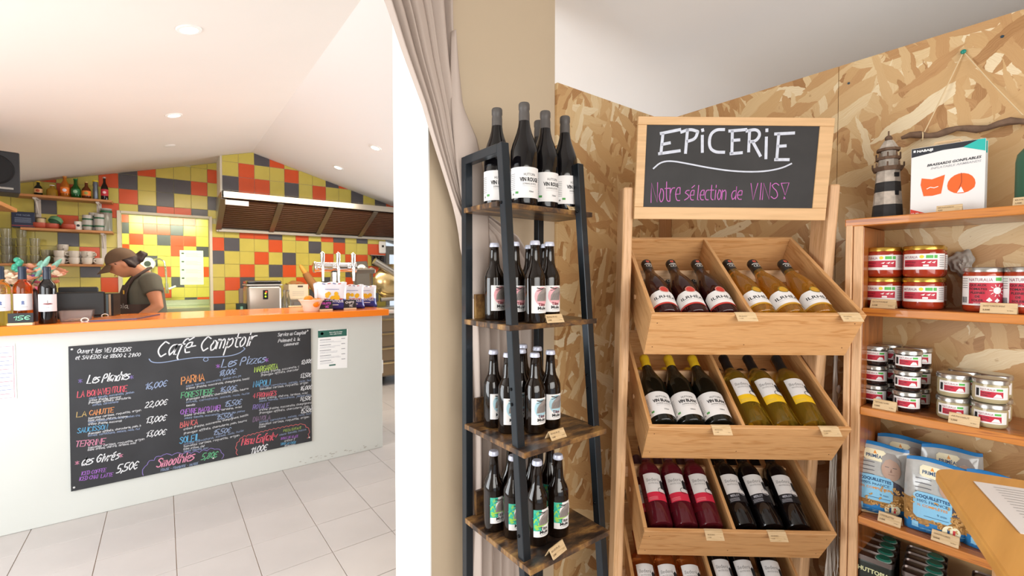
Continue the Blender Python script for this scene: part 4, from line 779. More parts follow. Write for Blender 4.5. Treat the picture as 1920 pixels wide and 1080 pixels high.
# ================================================================ BOTTLE MAKER
def bottle(name, prof, gm, cap, capm, label, cat='bottle', labfn=None, labm=None, lab_r=None, neck=None, group=None, a=0):
    t = empty(name, (0, 0, 0), 0, label, cat, group)
    q = MB(); q.lathe(prof, 28); q.build('glass_body', gm, t, smooth=True, ang=60)
    q = MB(); q.lathe(cap, 20); q.build('capsule' if cap[0][1] < cap[-1][1] - .03 else 'crown_cap', capm, t, smooth=True, ang=50)
    if labfn: q = MB(); labfn(q, Cyl(lab_r, a)); q.build('label', labm, t, recalc=False)
    if neck: q = MB(); neck[0](q, Cyl(neck[1], a)); q.build('neck_print', neck[2], t, recalc=False)
    return t
BURG = [(.0001, .006), (.03, .0), (.038, .001), (.0405, .006), (.0405, .15), (.0395, .163), (.036, .178), (.030, .196), (.0235, .214), (.0185, .232), (.0160, .25), (.0145, .27), (.0145, .292), (.0001, .292)]
BORD = [(.0001, .006), (.028, 0), (.035, .001), (.0370, .006), (.0370, .185), (.0360, .197), (.031, .211), (.022, .222), (.0165, .232), (.0148, .25), (.0142, .29), (.0001, .292)]
RHEA = [(.0001, .006), (.03, 0), (.0365, .001), (.0385, .006), (.0385, .125), (.0375, .145), (.034, .168), (.0285, .19), (.022, .21), (.0175, .228), (.0155, .25), (.0143, .29), (.0001, .292)]
BEER = [(.0001, .004), (.024, 0), (.029, .001), (.0305, .005), (.0305, .118), (.0295, .130), (.025, .143), (.0185, .155), (.0155, .168), (.0138, .19), (.0125, .215), (.0138, .216), (.0138, .222), (.0001, .226)]
def caps(z0, r, top=.302, lip=.0165): return [(r, z0), (r * .985, z0 + .03), (.0150, top - .022), (lip, top - .018), (lip, top - .004), (.0145, top), (.0001, top)]
DKR = mat('dark_wine_glass', '#0c0a0c', .06, trans=.0, coat=.3); CAPG = mat('grey_capsule', '#57524f', .45)
PAPER = mat('label_paper', '#e9e6e4', .55); INK = mat('label_ink', '#1f1f22', .6); GRN = mat('label_green', '#4f9a4c', .5); LG = mat('label_grey', '#8d8a88', .6)
LABM = [PAPER, INK, GRN, LG]
def lab_vin(word):
    def f(q, s):
        drect(q, s, -.062, .020, .058, .108, 0, .0004)
        dtext(q, s, 'HUTTOPIA', .004, .083, .0105, 1, h=.0007, width=.036); dtext(q, s, word, .004, .067, .0155, 1, bold=.045, h=.0007, width=.060)
        dtext(q, s, 'DOMAINE LES PATYS', .004, .0575, .0075, 1, h=.0007, width=.042); dtext(q, s, '750ml', .008, .036, .006, 1, h=.0007, bold=.02); drect(q, s, -.018, .053, .028, .0535, 3, .0007)
        drect(q, s, -.040, .032, -.030, .0385, 2, .0007); ddisc(q, s, -.048, .031, .003, 3, .0007)
        for k in range(9): drect(q, s, -.059, .088 - .0055 * k, -.041, .0895 - .0055 * k, 3, .0007)
    return f
def place_b(t, p, rz=0): t.location = p; t.rotation_euler = (0, 0, rz); return t
CREAM = mat('label_pinkwhite', '#ece4e8', .55)
# wine bottles at the left end of the counter
f_ros = lambda q, s: (drect(q, s, -.046, .075, .046, .160, 0, .0004), ddisc(q, s, 0, .118, .006, 1, .0007), drect(q, s, -.006, .105, .006, .112, 1, .0007), drect(q, s, -.018, .092, .018, .0935, 2, .0007))
f_red = lambda q, s: (drect(q, s, -.044, .065, .046, .155, 0, .0004), decal(q, s, [(-.022, .104), (0, .100), (.022, .104), (.012, .109), (-.012, .109)], 1, .0007), drect(q, s, -.0015, .104, .0015, .124, 2, .0007), drect(q, s, -.006, .085, .006, .087, 2, .0007))
lm = [CREAM, mat('label_slate_blue', '#5f6f9c', .5), LG]
B1 = bottle('wine_bottle', BORD, g('white_wine', '#e6cf62', .03, .92), caps(.235, .0165), mat('navy_capsule', '#2b3548', .4), 'pale yellow white wine bottle cut off by the left picture edge on the counter', labfn=f_ros, labm=lm, lab_r=.0373)
B2 = bottle('wine_bottle', BORD, g('rose_wine', '#f0772c', .03, .88), caps(.235, .0165), mat('navy_capsule', ''), 'rosé wine bottle standing behind the 15€ slate on the counter', labfn=f_ros, labm=lm, lab_r=.0373)
B3_ = bottle('wine_bottle', BORD, DKR, caps(.235, .0165), mat('blue_black_capsule', '#27303f', .35), 'dark red wine bottle with a pink-white label beside the 15€ slate', labfn=f_red, labm=[CREAM, mat('label_rust', '#8c4a4a', .5), LG], lab_r=.0373)
for t, u, y in ((B1, 1, 3.62), (B2, 43, 3.64), (B3_, 89, 3.63)): place_b(t, cp(u, y), rad(8)); t.scale = (1.04, 1.04, 1.06)
slate(38, 3.575, .100, .052, [('15€', -.28, .33, .28, .42)], '#8fe0b8', 'black slate reading 15€ in green chalk before the rosé bottle')
# bouquet
bq = empty('bouquet', cp(52, 3.86), 0, 'bunch of peach and pink blossoms with long green buds behind the wine bottles', 'flowers')
q = MB(); q.lathe([(.0001, 0), (.05, 0), (.06, .08), (.045, .17), (.052, .19), (.047, .19), (.04, .17), (.0001, .02)], 22); q.build('vase', mat('dark_vase', '#2a2024', .3), bq, smooth=True)
rg = random.Random(12); FC = [mat('peach_petal', '#e0a184', .6), mat('pink_petal', '#d86a8a', .6), mat('cream_petal', '#efdac0', .6), mat('violet_petal', '#9a64b8', .6)]
for k in range(60):
    c = V((rg.uniform(-.19, .15), rg.uniform(-.08, .06), rg.uniform(.17, .325))); q = MB(); rr = rg.uniform(.020, .032)
    for j in range(7):
        a = 2 * pi * j / 7; M = Mx.Translation(c) @ Mx.Rotation(rg.uniform(-.8, .8), 4, 'X') @ Mx.Rotation(a, 4, 'Z') @ Mx.Translation((rr * .55, 0, 0)) @ Mx.Rotation(-.5, 4, 'Y'); q.ball((0, 0, 0), rr * .7, 8, sq=(1, .7, .25), M=M)
    q.ball(c, rr * .35, 8); q.build('blossom', FC[rg.choice([0, 0, 0, 1, 2, 0, 2, 0, 0, 2, 3])], bq, smooth=True)
for p0, p1, r in (((.0, 0, .2), (-.035, -.02, .36), 0), ((.03, 0, .24), (.10, -.03, .385), 1), ((.05, 0, .24), (.15, -.02, .37), 1), ((.01, .02, .24), (.06, .02, .36), 1)):
    q = MB(); p0, p1 = V(p0), V(p1)
    if r: q.tube([p0 + (p1 - p0) * t for t in (0, .2, .6, .9, 1)], [.005, .011, .015, .010, .003], 10); q.build('long_bud', mat('mint_bud', '#8cc4b2', .4, var=.3, vscale=70), bq, smooth=True)
    else:
        q.tube([p0, p1], .004, 6)
        for j in range(7): q.ball(p1 + V((.012 * sin(j * 1.3), 0, -.012 * j)), .016, 10)
        q.build('beaded_spike', mat('sea_green_bead', '#3fa488', .3), bq, smooth=True)
for k in range(8): q = MB(); q.tube([(0, 0, .03), (rg.uniform(-.04, .04), 0, .15), (rg.uniform(-.1, .1), rg.uniform(-.05, .05), .26)], .003, 5); q.build('stem', mat('stem_dark', '#41503a', .6), bq)
# till, binder, tub, menu card
til = empty('cash_register', cp(150, 4.02), rad(6), 'black cash register screen seen from behind on the counter', 'cash register')
q = MB(); q.box((-.18, -.06, .01), (.12, .03, .165)); q.build('screen_housing', BLACK, til, bev=.008, seg=2); q = MB(); q.box((-.10, .032, .03), (.09, .14, .195)); q.build('printer', mat('till_black', '#1f1f22', .45), til, bev=.006)
q = MB(); q.box((-.12, -.05, .0), (.10, .12, .0095)); q.build('base', BLACK, til)
bd = empty('ring_binder', cp(205, 4.10), rad(-10), 'black binder with yellow and pale spines standing beside the cash register', 'binder')
q = MB(); q.box((-.035, -.06, 0), (.035, .10, .15)); q.build('cover', BLACK, bd, bev=.003)
for k, c in enumerate(('#e8e6d8', '#d8c24a', '#7d9aa8', '#c9b79a')): q = MB(); q.box((-.03 + .014 * k, -.0645, .004), (-.019 + .014 * k, -.0605, .146)); q.build('spine', mat('spine_%d' % k, c, .5), bd)
tb = empty('plastic_tub', cp(144, 3.74), 0, 'clear plastic tub of coins between red wine bottle and menu card', 'tub')
q = MB(); q.prism([(-.065, 0), (.065, 0), (.076, .062), (.072, .062), (.061, .003), (-.061, .003), (-.072, .062), (-.076, .062)], 'y', -.05, .05)
q.prism([(-.065, 0), (.065, 0), (.076, .062), (-.076, .062)], 'y', -.053, -.05); q.prism([(-.065, 0), (.065, 0), (.076, .062), (-.076, .062)], 'y', .05, .053); q.build('tub_body', mat('tub_plastic', '#e8d8d2', .08, trans=.85, ior=1.2), tb)
rg = random.Random(2)
for k in range(16): q = MB(); q.lathe([(.0001, 0), (.011, 0), (.011, .002), (.0001, .002)], 12, M=Mx.Translation((rg.uniform(-.045, .045), rg.uniform(-.035, .035), .004 + .0022 * (k % 5)))); q.build('coin', mat('coin_gold', '#c9a25a', .3, metal=.8), tb)
mc = empty('menu_clipboard', cp(222, 3.83), rad(0), 'dark-edged menu card with white ring binding lying flat on the counter', 'menu')
a_, b_, c_, d_ = [cp(u, y) - mc.location for u, y in ((158, 3.63), (256, 3.64), (300, 3.98), (196, 3.94))]
q = MB(); q.prism([(p.x, p.y) for p in (a_, b_, c_, d_)], 'z', .0005, .006); q.build('card', mat('menu_blue', '#55628e', .4), mc); q = MB(); q.prism([(p.x * .985, p.y * .97) for p in (a_, b_, c_, d_)], 'z', .0062, .0075); q.build('cover_sheet', mat('menu_orange', '#c8743c', .25), mc)
for p in (a_, d_): q = MB(); q.tube([p + V((.016 * cos(k * pi / 6), .0, .010 + .012 * sin(k * pi / 6))) for k in range(13)], .003, 6, cap=False); q.build('ring', WHITE, mc, smooth=True)
# ================================================================ WORKER
def remesh(mb_, name, mats, parent, vox, it=3):
    o = mb_.build(name, mats, parent, recalc=False); md = o.modifiers.new('r', 'REMESH'); md.mode = 'VOXEL'; md.voxel_size = vox; md.use_smooth_shade = True
    s_ = o.modifiers.new('s', 'SMOOTH'); s_.iterations = it; s_.factor = .6
    dg = bpy.context.evaluated_depsgraph_get(); dg.update(); me = bpy.data.meshes.new_from_object(o.evaluated_get(dg)); o.modifiers.clear(); o.data = me
    me.materials.clear(); me.materials.append(mats if not isinstance(mats, list) else mats[0]); me.polygons.foreach_set('material_index', [0] * len(me.polygons)); return o
def loft(q, rings, n=28, a0=0, a1=2 * pi, m=0):
    """rings of (cx, cy, cz, rx, ry)"""
    full = a1 - a0 > 6.28; k = n if full else n + 1; vs_ = []
    for cx, cy, cz, rx, ry in rings:
        for i in range(k): a = a0 + (a1 - a0) * i / n; vs_.append((cx + rx * cos(a), cy + ry * sin(a), cz))
    fs = []
    for j in range(len(rings) - 1):
        for i in range(n): i2 = (i + 1) % k if full else i + 1; fs.append((j * k + i, j * k + i2, (j + 1) * k + i2, (j + 1) * k + i))
    if full: fs += [tuple(range(k - 1, -1, -1)), tuple((len(rings) - 1) * k + i for i in range(k))]
    q.add(vs_, fs, m)
SKIN = mat('skin', '#c98a66', .5, var=.05, vscale=20)
wk_x = pix(290, 560, y=4.80).x
wk = empty('person', (wk_x, 4.80, 0), rad(180 + 6), 'worker in a brown cap, grey-green T-shirt and dark brown apron looking down behind the counter', 'person')
TOR = [(.0, 0, .82, .11, .155), (.02, 0, .92, .13, .17), (.05, 0, 1.05, .125, .16), (.06, 0, 1.18, .12, .155), (.065, 0, 1.29, .115, .155), (.055, 0, 1.36, .09, .15), (.05, 0, 1.41, .06, .09)]
def head_fn(M):
    def f(u, v):
        a = 2 * pi * u; b = pi * v; dx, dy, dz = sin(b) * cos(a), sin(b) * sin(a), -cos(b)
        r = V((.094 * dx, .073 * dy, .112 * dz))
        if dz < 0: r.y *= 1 + .28 * dz; r.x *= 1 + .10 * dz      # narrower jaw
        if dx > 0:
            w_ = exp(-(r.y / .012) ** 2)
            r.x += .021 * w_ * exp(-((r.z + .018) / .020) ** 2) * (1 if r.z < .03 else .5)      # nose
            r.x += .010 * exp(-(r.y / .02) ** 2) * exp(-((r.z + .058) / .010) ** 2) + .012 * exp(-(r.y / .022) ** 2) * exp(-((r.z + .092) / .014) ** 2)
            for s in (-1, 1): r.x -= .010 * exp(-((r.y - s * .030) / .013) ** 2 - ((r.z - .012) / .012) ** 2)
        return M @ r
    return f
HM = Mx.Translation((.195, 0, 1.50)) @ Mx.Rotation(rad(30), 4, 'Y')
q = MB(); loft(q, TOR); q.tube([(.05, 0, 1.38), (.09, 0, 1.43), (.14, 0, 1.475)], [.062, .055, .054], 16); q.grid(head_fn(HM), 40, 28)
for s in (-1, 1): q.ball((0, s * .074, -.005), .022, 10, M=HM, sq=(.8, .45, 1.2))
ARM = {1: [(.04, .165, 1.365), (.025, .210, 1.27), (.005, .235, 1.165), (.08, .235, 1.10), (.15, .225, 1.045)], -1: [(.05, -.165, 1.365), (.07, -.21, 1.27), (.08, -.235, 1.17), (.17, -.21, 1.10), (.25, -.17, 1.05)]}
for s in (1, -1): q.tube(ARM[s], [.058, .05, .043, .04, .027], 14)
for s in (1, -1):
    w0 = V(ARM[s][-1]); d_ = (V(ARM[s][-1]) - V(ARM[s][-2])).normalized(); sd = V((0, 0, 1)).cross(d_).normalized(); pm = w0 + d_ * .05
    q.tube([w0, w0 + d_ * .03, pm + d_ * .02], [.024, .034, .032], 10, M=None)
    for k in range(4):
        o_ = sd * (.027 - .018 * k); L_ = (.062, .075, .07, .055)[k] if s > 0 else (.055, .07, .075, .062)[k]; st = pm + o_
        q.tube([st, st + d_ * L_ * .45 + V((0, 0, .004)), st + d_ * L_ * .75 + V((0, 0, -.008)), st + d_ * L_ * .95 + V((0, 0, -.022))], [.0095, .009, .008, .0065], 8)
    th = w0 + d_ * .02 - sd * s * .028; q.tube([th, th + d_ * .03 - sd * s * .02 - V((0, 0, .01)), th + d_ * .055 - sd * s * .022 - V((0, 0, .018))], [.012, .0105, .008], 8)
body = remesh(q, 'body', SKIN, wk, .0075, 3)
tsm = mat('tshirt_cloth', '#5c5a4e', .85, bump=.3, bscale=200, var=.06); q = MB(); loft(q, [(a, b, c, rx + .014, ry + .014) for a, b, c, rx, ry in TOR[1:6]] + [(.05, 0, 1.405, .078, .115), (.055, 0, 1.42, .068, .08)])
for s in (1, -1): q.tube([V(ARM[s][0]) - V((0, s * .05, 0)), ARM[s][0], V(ARM[s][0]).lerp(V(ARM[s][1]), .55), V(ARM[s][1]).lerp(V(ARM[s][2]), .05)], [.072, .076, .068, .066], 16)
remesh(q, 'tshirt', tsm, wk, .0085, 4)
APR = mat('apron_cloth', '#43332d', .8, bump=.3, bscale=160)
q = MB(); A_ = [(.03, 0, .55, .175, .205), (.03, 0, .80, .16, .195), (.045, 0, .95, .158, .198), (.065, 0, 1.08, .155, .19), (.075, 0, 1.18, .15, .185)]
loft(q, A_, 24, -1.75, 1.75); loft(q, [(.075, 0, 1.18, .15, .185), (.08, 0, 1.26, .143, .175), (.075, 0, 1.33, .127, .165)], 16, -.75, .75)
ap = q.build('apron', APR, wk, smooth=True, recalc=False); md = ap.modifiers.new('s', 'SOLIDIFY'); md.thickness = .004
q = MB()
for s in (1, -1): q.tube([(.175, s * .10, 1.325), (.14, s * .10, 1.385), (.07, s * .085, 1.44), (.035, s * .04, 1.465), (.02, 0, 1.47)], .011, 8)
q.build('apron_strap', APR, wk, smooth=True)
q = MB(); q.box((-.01, .07, 1.27), (0, .095, 1.30)); bdg = q.build('badge', mat('gold_badge', '#b98c34', .4, metal=.5), wk, bev=.002); bdg.location = (.205, .015, -.01)
class AF:
    strip = .03
    def __call__(s, a, b, h): t = a / .17; return V((.068 + (.156 + h) * cos(t), (.189 + h) * sin(t), b))
q = MB(); chalk(q, AF(), 'huttopia', (-.12, 1.15), (.13, 1.15), .035, .004, 0, .1, h=.006); q.build('apron_print', mat('apron_white', '#cfcac4', .7), wk, recalc=False)
HAIR = mat('dark_hair', '#2a1712', .55, bump=.6, bscale=120); q = MB()
q.ball((-.030, 0, .018), .090, 20, M=HM, sq=(.86, .86, 1.05)); q.ball((-.098, 0, -.012), .045, 14, M=HM, sq=(1.1, 1, .8)); q.tube([HM @ V(p) for p in ((-.07, 0, .0), (-.11, 0, -.01), (-.15, 0, .01), (-.175, 0, -.01))], [.03, .04, .034, .012], 12)
for s in (-1, 1): q.tube([HM @ V(p) for p in ((.05, s * .068, .03), (.042, s * .071, .012))], [.008, .004], 8); q.tube([HM @ V(p) for p in ((-.02, s * .07, .03), (-.035, s * .07, -.02), (-.055, s * .058, -.055))], [.016, .02, .016], 8)
q.grid(lambda u, v: HM @ V((-.10 * cos((u - .5) * 2.6) * (1 - .1 * v), .079 * sin((u - .5) * 2.6), .05 - .12 * v)), 16, 8)
remesh(q, 'hair', HAIR, wk, .007, 2)
CAPM = mat('cap_cloth', '#5a4430', .8, bump=.3, bscale=180); q = MB()
q.lathe([(.103 * cos(t), .098 * sin(t) + .030) for t in [i * pi / 2 / 9 for i in range(9)]] + [(.0001, .129)], 28, M=HM @ Mx.Translation((-.004, 0, 0)) @ Mx.Rotation(rad(-6), 4, 'Y') @ Mx.Diagonal((1.0, .84, 1, 1)))
o = q.build('cap', CAPM, wk, smooth=True, recalc=False); md = o.modifiers.new('s', 'SOLIDIFY'); md.thickness = .003
q = MB(); q.grid(lambda u, v: HM @ V((.055 + (.035 + .085 * v) * cos((u - .5) * 2.2) * 1.0 + .0, (.078 + .0 * v) * sin((u - .5) * 2.4), .040 - .038 * v - .02 * abs(u - .5) ** 2 * 4)), 14, 6)
o = q.build('cap_brim', CAPM, wk, smooth=True, recalc=False); md = o.modifiers.new('s', 'SOLIDIFY'); md.thickness = .004
q = MB()
for s in (-1, 1): q.tube([HM @ V((.084, s * .030 + k * .006, .012)) for k in (-2, -1, 0, 1, 2)], .0028, 6); 
q.build('eyes', mat('eye_dark', '#1e1210', .4), wk); q = MB(); q.tube([HM @ V((.093 - abs(k) * .0025, k * .009, -.058)) for k in (-2, -1, 0, 1, 2)], [.002, .004, .0045, .004, .002], 8); q.build('mouth', mat('lips', '#9c4c3c', .5), wk)
q = MB()
for s in (-1, 1): q.tube([(.0, s * .085, .90), (.02, s * .09, .5), (.0, s * .09, .09)], [.10, .075, .055], 16)
q.build('trousers', mat('dark_trousers', '#2b2b30', .8), wk, smooth=True)
for s in (-1, 1): q = MB(); q.ball((.05, s * .09, .045), .09, 14, sq=(1.5, .55, .5)); q.build('shoe', BLACK, wk, smooth=True)
lw = empty('under_worktop', (.25, 4.41, 0), 0, 'narrow steel worktop under the worker’s hands behind the counter', 'worktop')
q = MB(); q.box((-.85, -.17, .95), (.55, .17, .985)); q.build('top', STEEL, lw)
for x in (-.8, .5):
    for y in (-.15, .15): q = MB(); q.box((x - .02, y - .02, 0), (x + .02, y + .02, .95)); q.build('leg', STEEL, lw)
# ================================================================ CURTAIN
CUM = mat('curtain_cloth', '#bfafa4', .85, bump=.2, bscale=260, var=.03)
rows = [(-260, 600, 846), (-100, 668, 846), (0, 716, 846), (100, 750, 850), (200, 788, 858), (260, 806, 862), (320, 826, 868), (380, 845, 880), (430, 858, 960), (500, 868, 1000), (620, 874, 1004), (800, 878, 1004), (1000, 880, 1006), (1400, 884, 1010)]
def ci(v, k):
    for a, b in zip(rows, rows[1:]):
        if a[0] <= v <= b[0]: t = (v - a[0]) / (b[0] - a[0]); return a[k] + (b[k] - a[k]) * t
    return rows[-1][k]
YC = 1.262
zt, zb = min(zc(.55) - .03, pix(700, -240, y=YC).z), .03
def cur(u, v):
    vv = -255 + 1600 * v; l, r = ci(vv, 1), ci(vv, 2); lo = pix(l, vv, y=YC).x; hi = pix(r, vv, y=YC).x
    x = lo + (hi - lo) * u; z = pix(l, vv, y=YC).z; z = max(zb, min(zt, z)); wd = hi - lo
    am = min(.028, .006 + wd * .09); ph = u * 2 * pi * 3.4 + .5 * sin(v * 7)
    yy = YC - .012 + am * (abs(sin(ph / 1)) ** .8 * -1.1 + .55 + .2 * sin(2.3 * ph + 1))
    return V((x + .18 * am * cos(ph), min(yy, 1.302), z))
ctn = empty('curtain', (.60, YC, 0), 0, 'long beige pleated curtain gathered against the pillar and falling behind the bottle rack', 'curtain')
q = MB(); q.grid(cur, 150, 60); o = q.build('curtain_cloth', CUM, ctn, smooth=True, ang=180, recalc=False); o.location = (-.60, -YC, 0); md = o.modifiers.new('s', 'SOLIDIFY'); md.thickness = .0015
# free outer flap
fl_ = [(60, 846, 852), (130, 846, 860), (200, 848, 868), (260, 852, 893), (310, 856, 903), (360, 862, 908), (400, 868, 912), (480, 880, 914), (560, 884, 908)]
def flap(u, v):
    vv = 60 + 500 * v
    for a, b in zip(fl_, fl_[1:]):
        if a[0] <= vv <= b[0]: t = (vv - a[0]) / (b[0] - a[0]); l = a[1] + (b[1] - a[1]) * t; r = a[2] + (b[2] - a[2]) * t
    p = pix(l + (r - l) * u, vv, y=1.235); p.y = 1.235 - .016 * sin(pi * u * .9) + .006 * sin(6 * v); return p
q = MB(); q.grid(flap, 12, 30); o = q.build('curtain_flap', CUM, ctn, smooth=True, ang=180, recalc=False); o.location = (-.60, -YC, 0); md = o.modifiers.new('s', 'SOLIDIFY'); md.thickness = .0015
q = MB(); q.tube([(.05, YC, zt + .012), (1.0, YC, zt + .012)], .010, 10); o = q.build('curtain_rail', DSTEEL, ctn); o.location = (-.60, -YC, 0)
# ================================================================ BOTTLE RACK
BM = mat('black_metal', '#33393f', .34, metal=.7, coat=.2)
RW = wood('rustic_board', '#6a4a30', '#2e2622', 'x', .38, 1.4, .2); RWE = mat('board_edge', '#8d7f72', .5, bump=.2)
rk = empty('bottle_rack', (.88, 1.04, 0), 0, 'tall narrow ladder rack of black metal with four dark wooden shelves before the pillar', 'rack')
def fy(z): return 1.013 - (1.763 - z) * .088      # leaning front posts
RO = V((-.88, -1.04, 0))
for xs, side in ((.742, -1), (1.032, 1)):
    zt_ = 1.763 if side < 0 else 1.748
    q = MB(); q.box((-.0125, -.0125, 0), (.0125, .0125, zt_ / cos(.0878)), M=Mx.Translation((xs, fy(0), 0)) @ Mx.Rotation(-.0878, 4, 'X')); fp = q.build('post', BM, rk, bev=.0015); fp.location = RO
    q = MB(); q.box((xs - .0125, 1.185, 0), (xs + .0125, 1.21, zt_)); o = q.build('post', BM, rk, bev=.0015); o.location = RO
    q = MB(); q.box((xs - .0125, fy(zt_) + .010, zt_ - .025), (xs + .0125, 1.188, zt_ + .0005)); o = q.build('top_bar', BM, rk, bev=.0015); o.location = RO
    for z in (1.60, 1.265, 1.10, 1.06, .945, .72, .655):
        q = MB(); q.M = Mx.Translation((xs - .0127, fy(z) + .003, z)) @ Mx.Rotation(-pi / 2, 4, 'Y'); q.lathe([(.0001, .0035), (.003, .0035), (.0042, .002), (.0045, 0)], 10)
        q.build('bolt', mat('bolt_black', '#1b1d20', .3, metal=.8), fp)
    q = MB(); q.box((xs - .008, fy(.2), .18), (xs + .008, 1.187, .20)); o = q.build('side_brace', BM, rk); o.location = RO
q = MB(); q.box((.75, 1.19, .15), (1.01, 1.205, .17)); o = q.build('back_bar', BM, rk); o.location = RO
RACKM = bpy.data.materials.new('rustic_top')
RACKM.use_nodes = True; nt = RACKM.node_tree; b_ = nt.nodes['Principled BSDF']; tc = nt.nodes.new('ShaderNodeTexCoord'); mp = nt.nodes.new('ShaderNodeMapping'); mp.inputs['Scale'].default_value = (3, 9, 3); nt.links.new(tc.outputs['Object'], mp.inputs[0])
n1 = nt.nodes.new('ShaderNodeTexNoise'); n1.inputs['Scale'].default_value = 3.2; n1.inputs['Detail'].default_value = 8; n1.inputs['Roughness'].default_value = .65; nt.links.new(mp.outputs[0], n1.inputs['Vector'])
rp = ramp(nt, [(.36, '#241f1d'), (.47, '#4a382c'), (.55, '#7d5a36'), (.64, '#a5804c'), (.75, '#6a4a30')]); nt.links.new(n1.outputs['Fac'], rp.inputs[0]); nt.links.new(rp.outputs[0], b_.inputs['Base Color']); b_.inputs['Roughness'].default_value = .32
for z, x0, x1, y0 in ((1.605, .757, 1.10, 1.012), (1.27, .757, 1.06, .955), (.95, .757, 1.035, .893), (.66, .757, 1.022, .868)):
    q = MB(); q.box((x0 - .035, y0 if z < 1.5 else y0, z - .015), (x1 if z > 1.2 else x1, 1.183, z)); o = q.build('shelf_board', RACKM, rk, bev=.0012); o.location = RO
    if z < 1.6: q = MB(); q.box((.757, 1.172, z + .0005), (1.007, 1.1835, z + .075)); o = q.build('back_rail', RACKM, rk, bev=.001); o.location = RO
# wine on the top shelf
VR = bottle('wine_bottle', BURG, DKR, caps(.240, .0163), CAPG, 'x', labfn=lab_vin('VIN ROUGE'), labm=LABM, lab_r=.0407, group='red wine bottles on the top of the ladder rack')
POSR = [((.812, 1.137), 'red wine bottle behind the rack top bar, leftmost on the top rack shelf', 40), ((.850, 1.053), 'red wine bottle standing tallest and nearest on the top rack shelf', 34), ((.944, 1.066), 'red wine bottle third from the left on the top rack shelf', 26), ((1.024, 1.062), 'red wine bottle at the right end of the top rack shelf', 12), ((.985, 1.143), 'red wine bottle half hidden behind the others on the top rack shelf', 20)]
for i, ((x, y), lb, a) in enumerate(POSR):
    t = VR if i == 0 else copy_tree(VR); t['label'] = lb; place_b(t, (x, y, 1.6055), rad(14 - a))
BRG = mat('brown_beer_glass', '#150c07', .05, trans=.12, coat=.4); CRW = mat('white_crown_cap', '#c9ccdc', .35, metal=.2)
CROWN = [(.0145, .2165), (.0150, .219), (.0135, .2265), (.012, .229), (.0001, .2295)]
MUL = mat('mule_grey', '#8f8580', .7); MULD = mat('mule_dark', '#4b4442', .7)
def beer(cm, green=False):
    def f(q, s):
        drect(q, s, -.027, .028, .026, .103, 0, .0003)
        if green:
            rg = random.Random(3); drect(q, s, -.027, .045, -.004, .103, 3, .0005)
            for k in range(26):
                cx, cz = rg.uniform(-.025, -.008), rg.uniform(.048, .100); a = rg.uniform(0, pi); L_ = .0055
                decal(q, s, [(cx - L_ * cos(a), cz - L_ * sin(a)), (cx + .0022 * sin(a), cz - .0022 * cos(a)), (cx + L_ * cos(a), cz + L_ * sin(a)), (cx - .0022 * sin(a), cz + .0022 * cos(a))], rg.choice([6, 7, 7, 6]), .0007)
            ddisc(q, s, .012, .077, .0235, 0, .0009, sq=1.05); decal(q, s, [(-.020, .060), (.026, .066), (.026, .062), (-.020, .055)], 6, .0011)
        else: ddisc(q, s, .004, .074, .0225, 3, .0005, 20, 1.18)
        decal(q, s, [(-.012, .061), (-.010, .076), (-.004, .086), (.006, .094), (.014, .098), (.021, .096), (.023, .084), (.020, .07), (.018, .061)], 4, .0013)
        decal(q, s, [(-.011, .099), (-.013, .097), (-.003, .0935), (.008, .096), (.012, .098), (.0, .0965)], 5, .0016); decal(q, s, [(-.0125, .089), (-.0105, .088), (.002, .092), (.013, .099), (.008, .0975), (-.002, .0925)], 5, .0016)
        for k in range(7): decal(q, s, [(-.008 + .004 * k, .063), (-.0072 + .004 * k, .063), (-.002 + .0035 * k, .080 + .001 * k), (-.0028 + .0035 * k, .080 + .001 * k)], 5, .0016)
        dtext(q, s, 'Tête', .003, .0475, .0125, 2 if not green else 5, bold=.02, h=.0018, width=.022); dtext(q, s, 'Mule', .003, .0375, .0125, 1, bold=.02, h=.0018, width=.025); drect(q, s, -.008, .0335, .014, .0342, 5, .0012)
    lm_ = [PAPER, INK, mat('beer_red_ink', '#6e2430', .6) if not green else INK, mat('beer_panel_' + cm, cm, .5), MUL, MULD, mat('lime_leaf', '#9ccf52', .5), mat('teal_leaf', '#1fa890', .5)]
    return f, lm_
PATB = [(.790, 1.120), (.812, 1.048), (.828, .977), (.894, .990), (.937, 1.055), (.930, 1.125), (.862, 1.112)]
PATC = [(.784, 1.117), (.789, 1.050), (.850, 1.003), (.917, 1.010), (.862, 1.080), (.930, 1.085), (.925, 1.150)]
PATD = [(.762, 1.085), (.786, 1.022), (.818, .955), (.893, .950), (.832, 1.095), (.882, 1.050), (.948, 1.045)]
WHERE = ['leftmost, by the rack left post', 'second from the left, half behind the front post', 'nearest the camera, right of the front post', 'front right, beside the price card', 'rear right, behind the front pair', 'at the very back on the right', 'hidden in the middle of the back row']
for z, pat, cm, gr, nm in ((1.2705, PATB, '#e9a6ac', 0, 'pink'), (.9505, PATC, '#a8cbd6', 0, 'pale blue'), (.6605, PATD, '#3fb59a', 1, 'green leafy')):
    f, lm_ = beer(cm, gr); src = bottle('beer_bottle', BEER, BRG, CROWN, CRW, 'x', labfn=f, labm=lm_, lab_r=.0307, group='brown beer bottles with %s labels' % nm)
    for i, (x, y) in enumerate(pat):
        t = src if i == 0 else copy_tree(src); t['label'] = 'brown beer bottle with %s label, %s' % (nm, WHERE[i]); place_b(t, (x, y, z), rad([-4, -12, -8, -14, -30, 10, -35][i]))
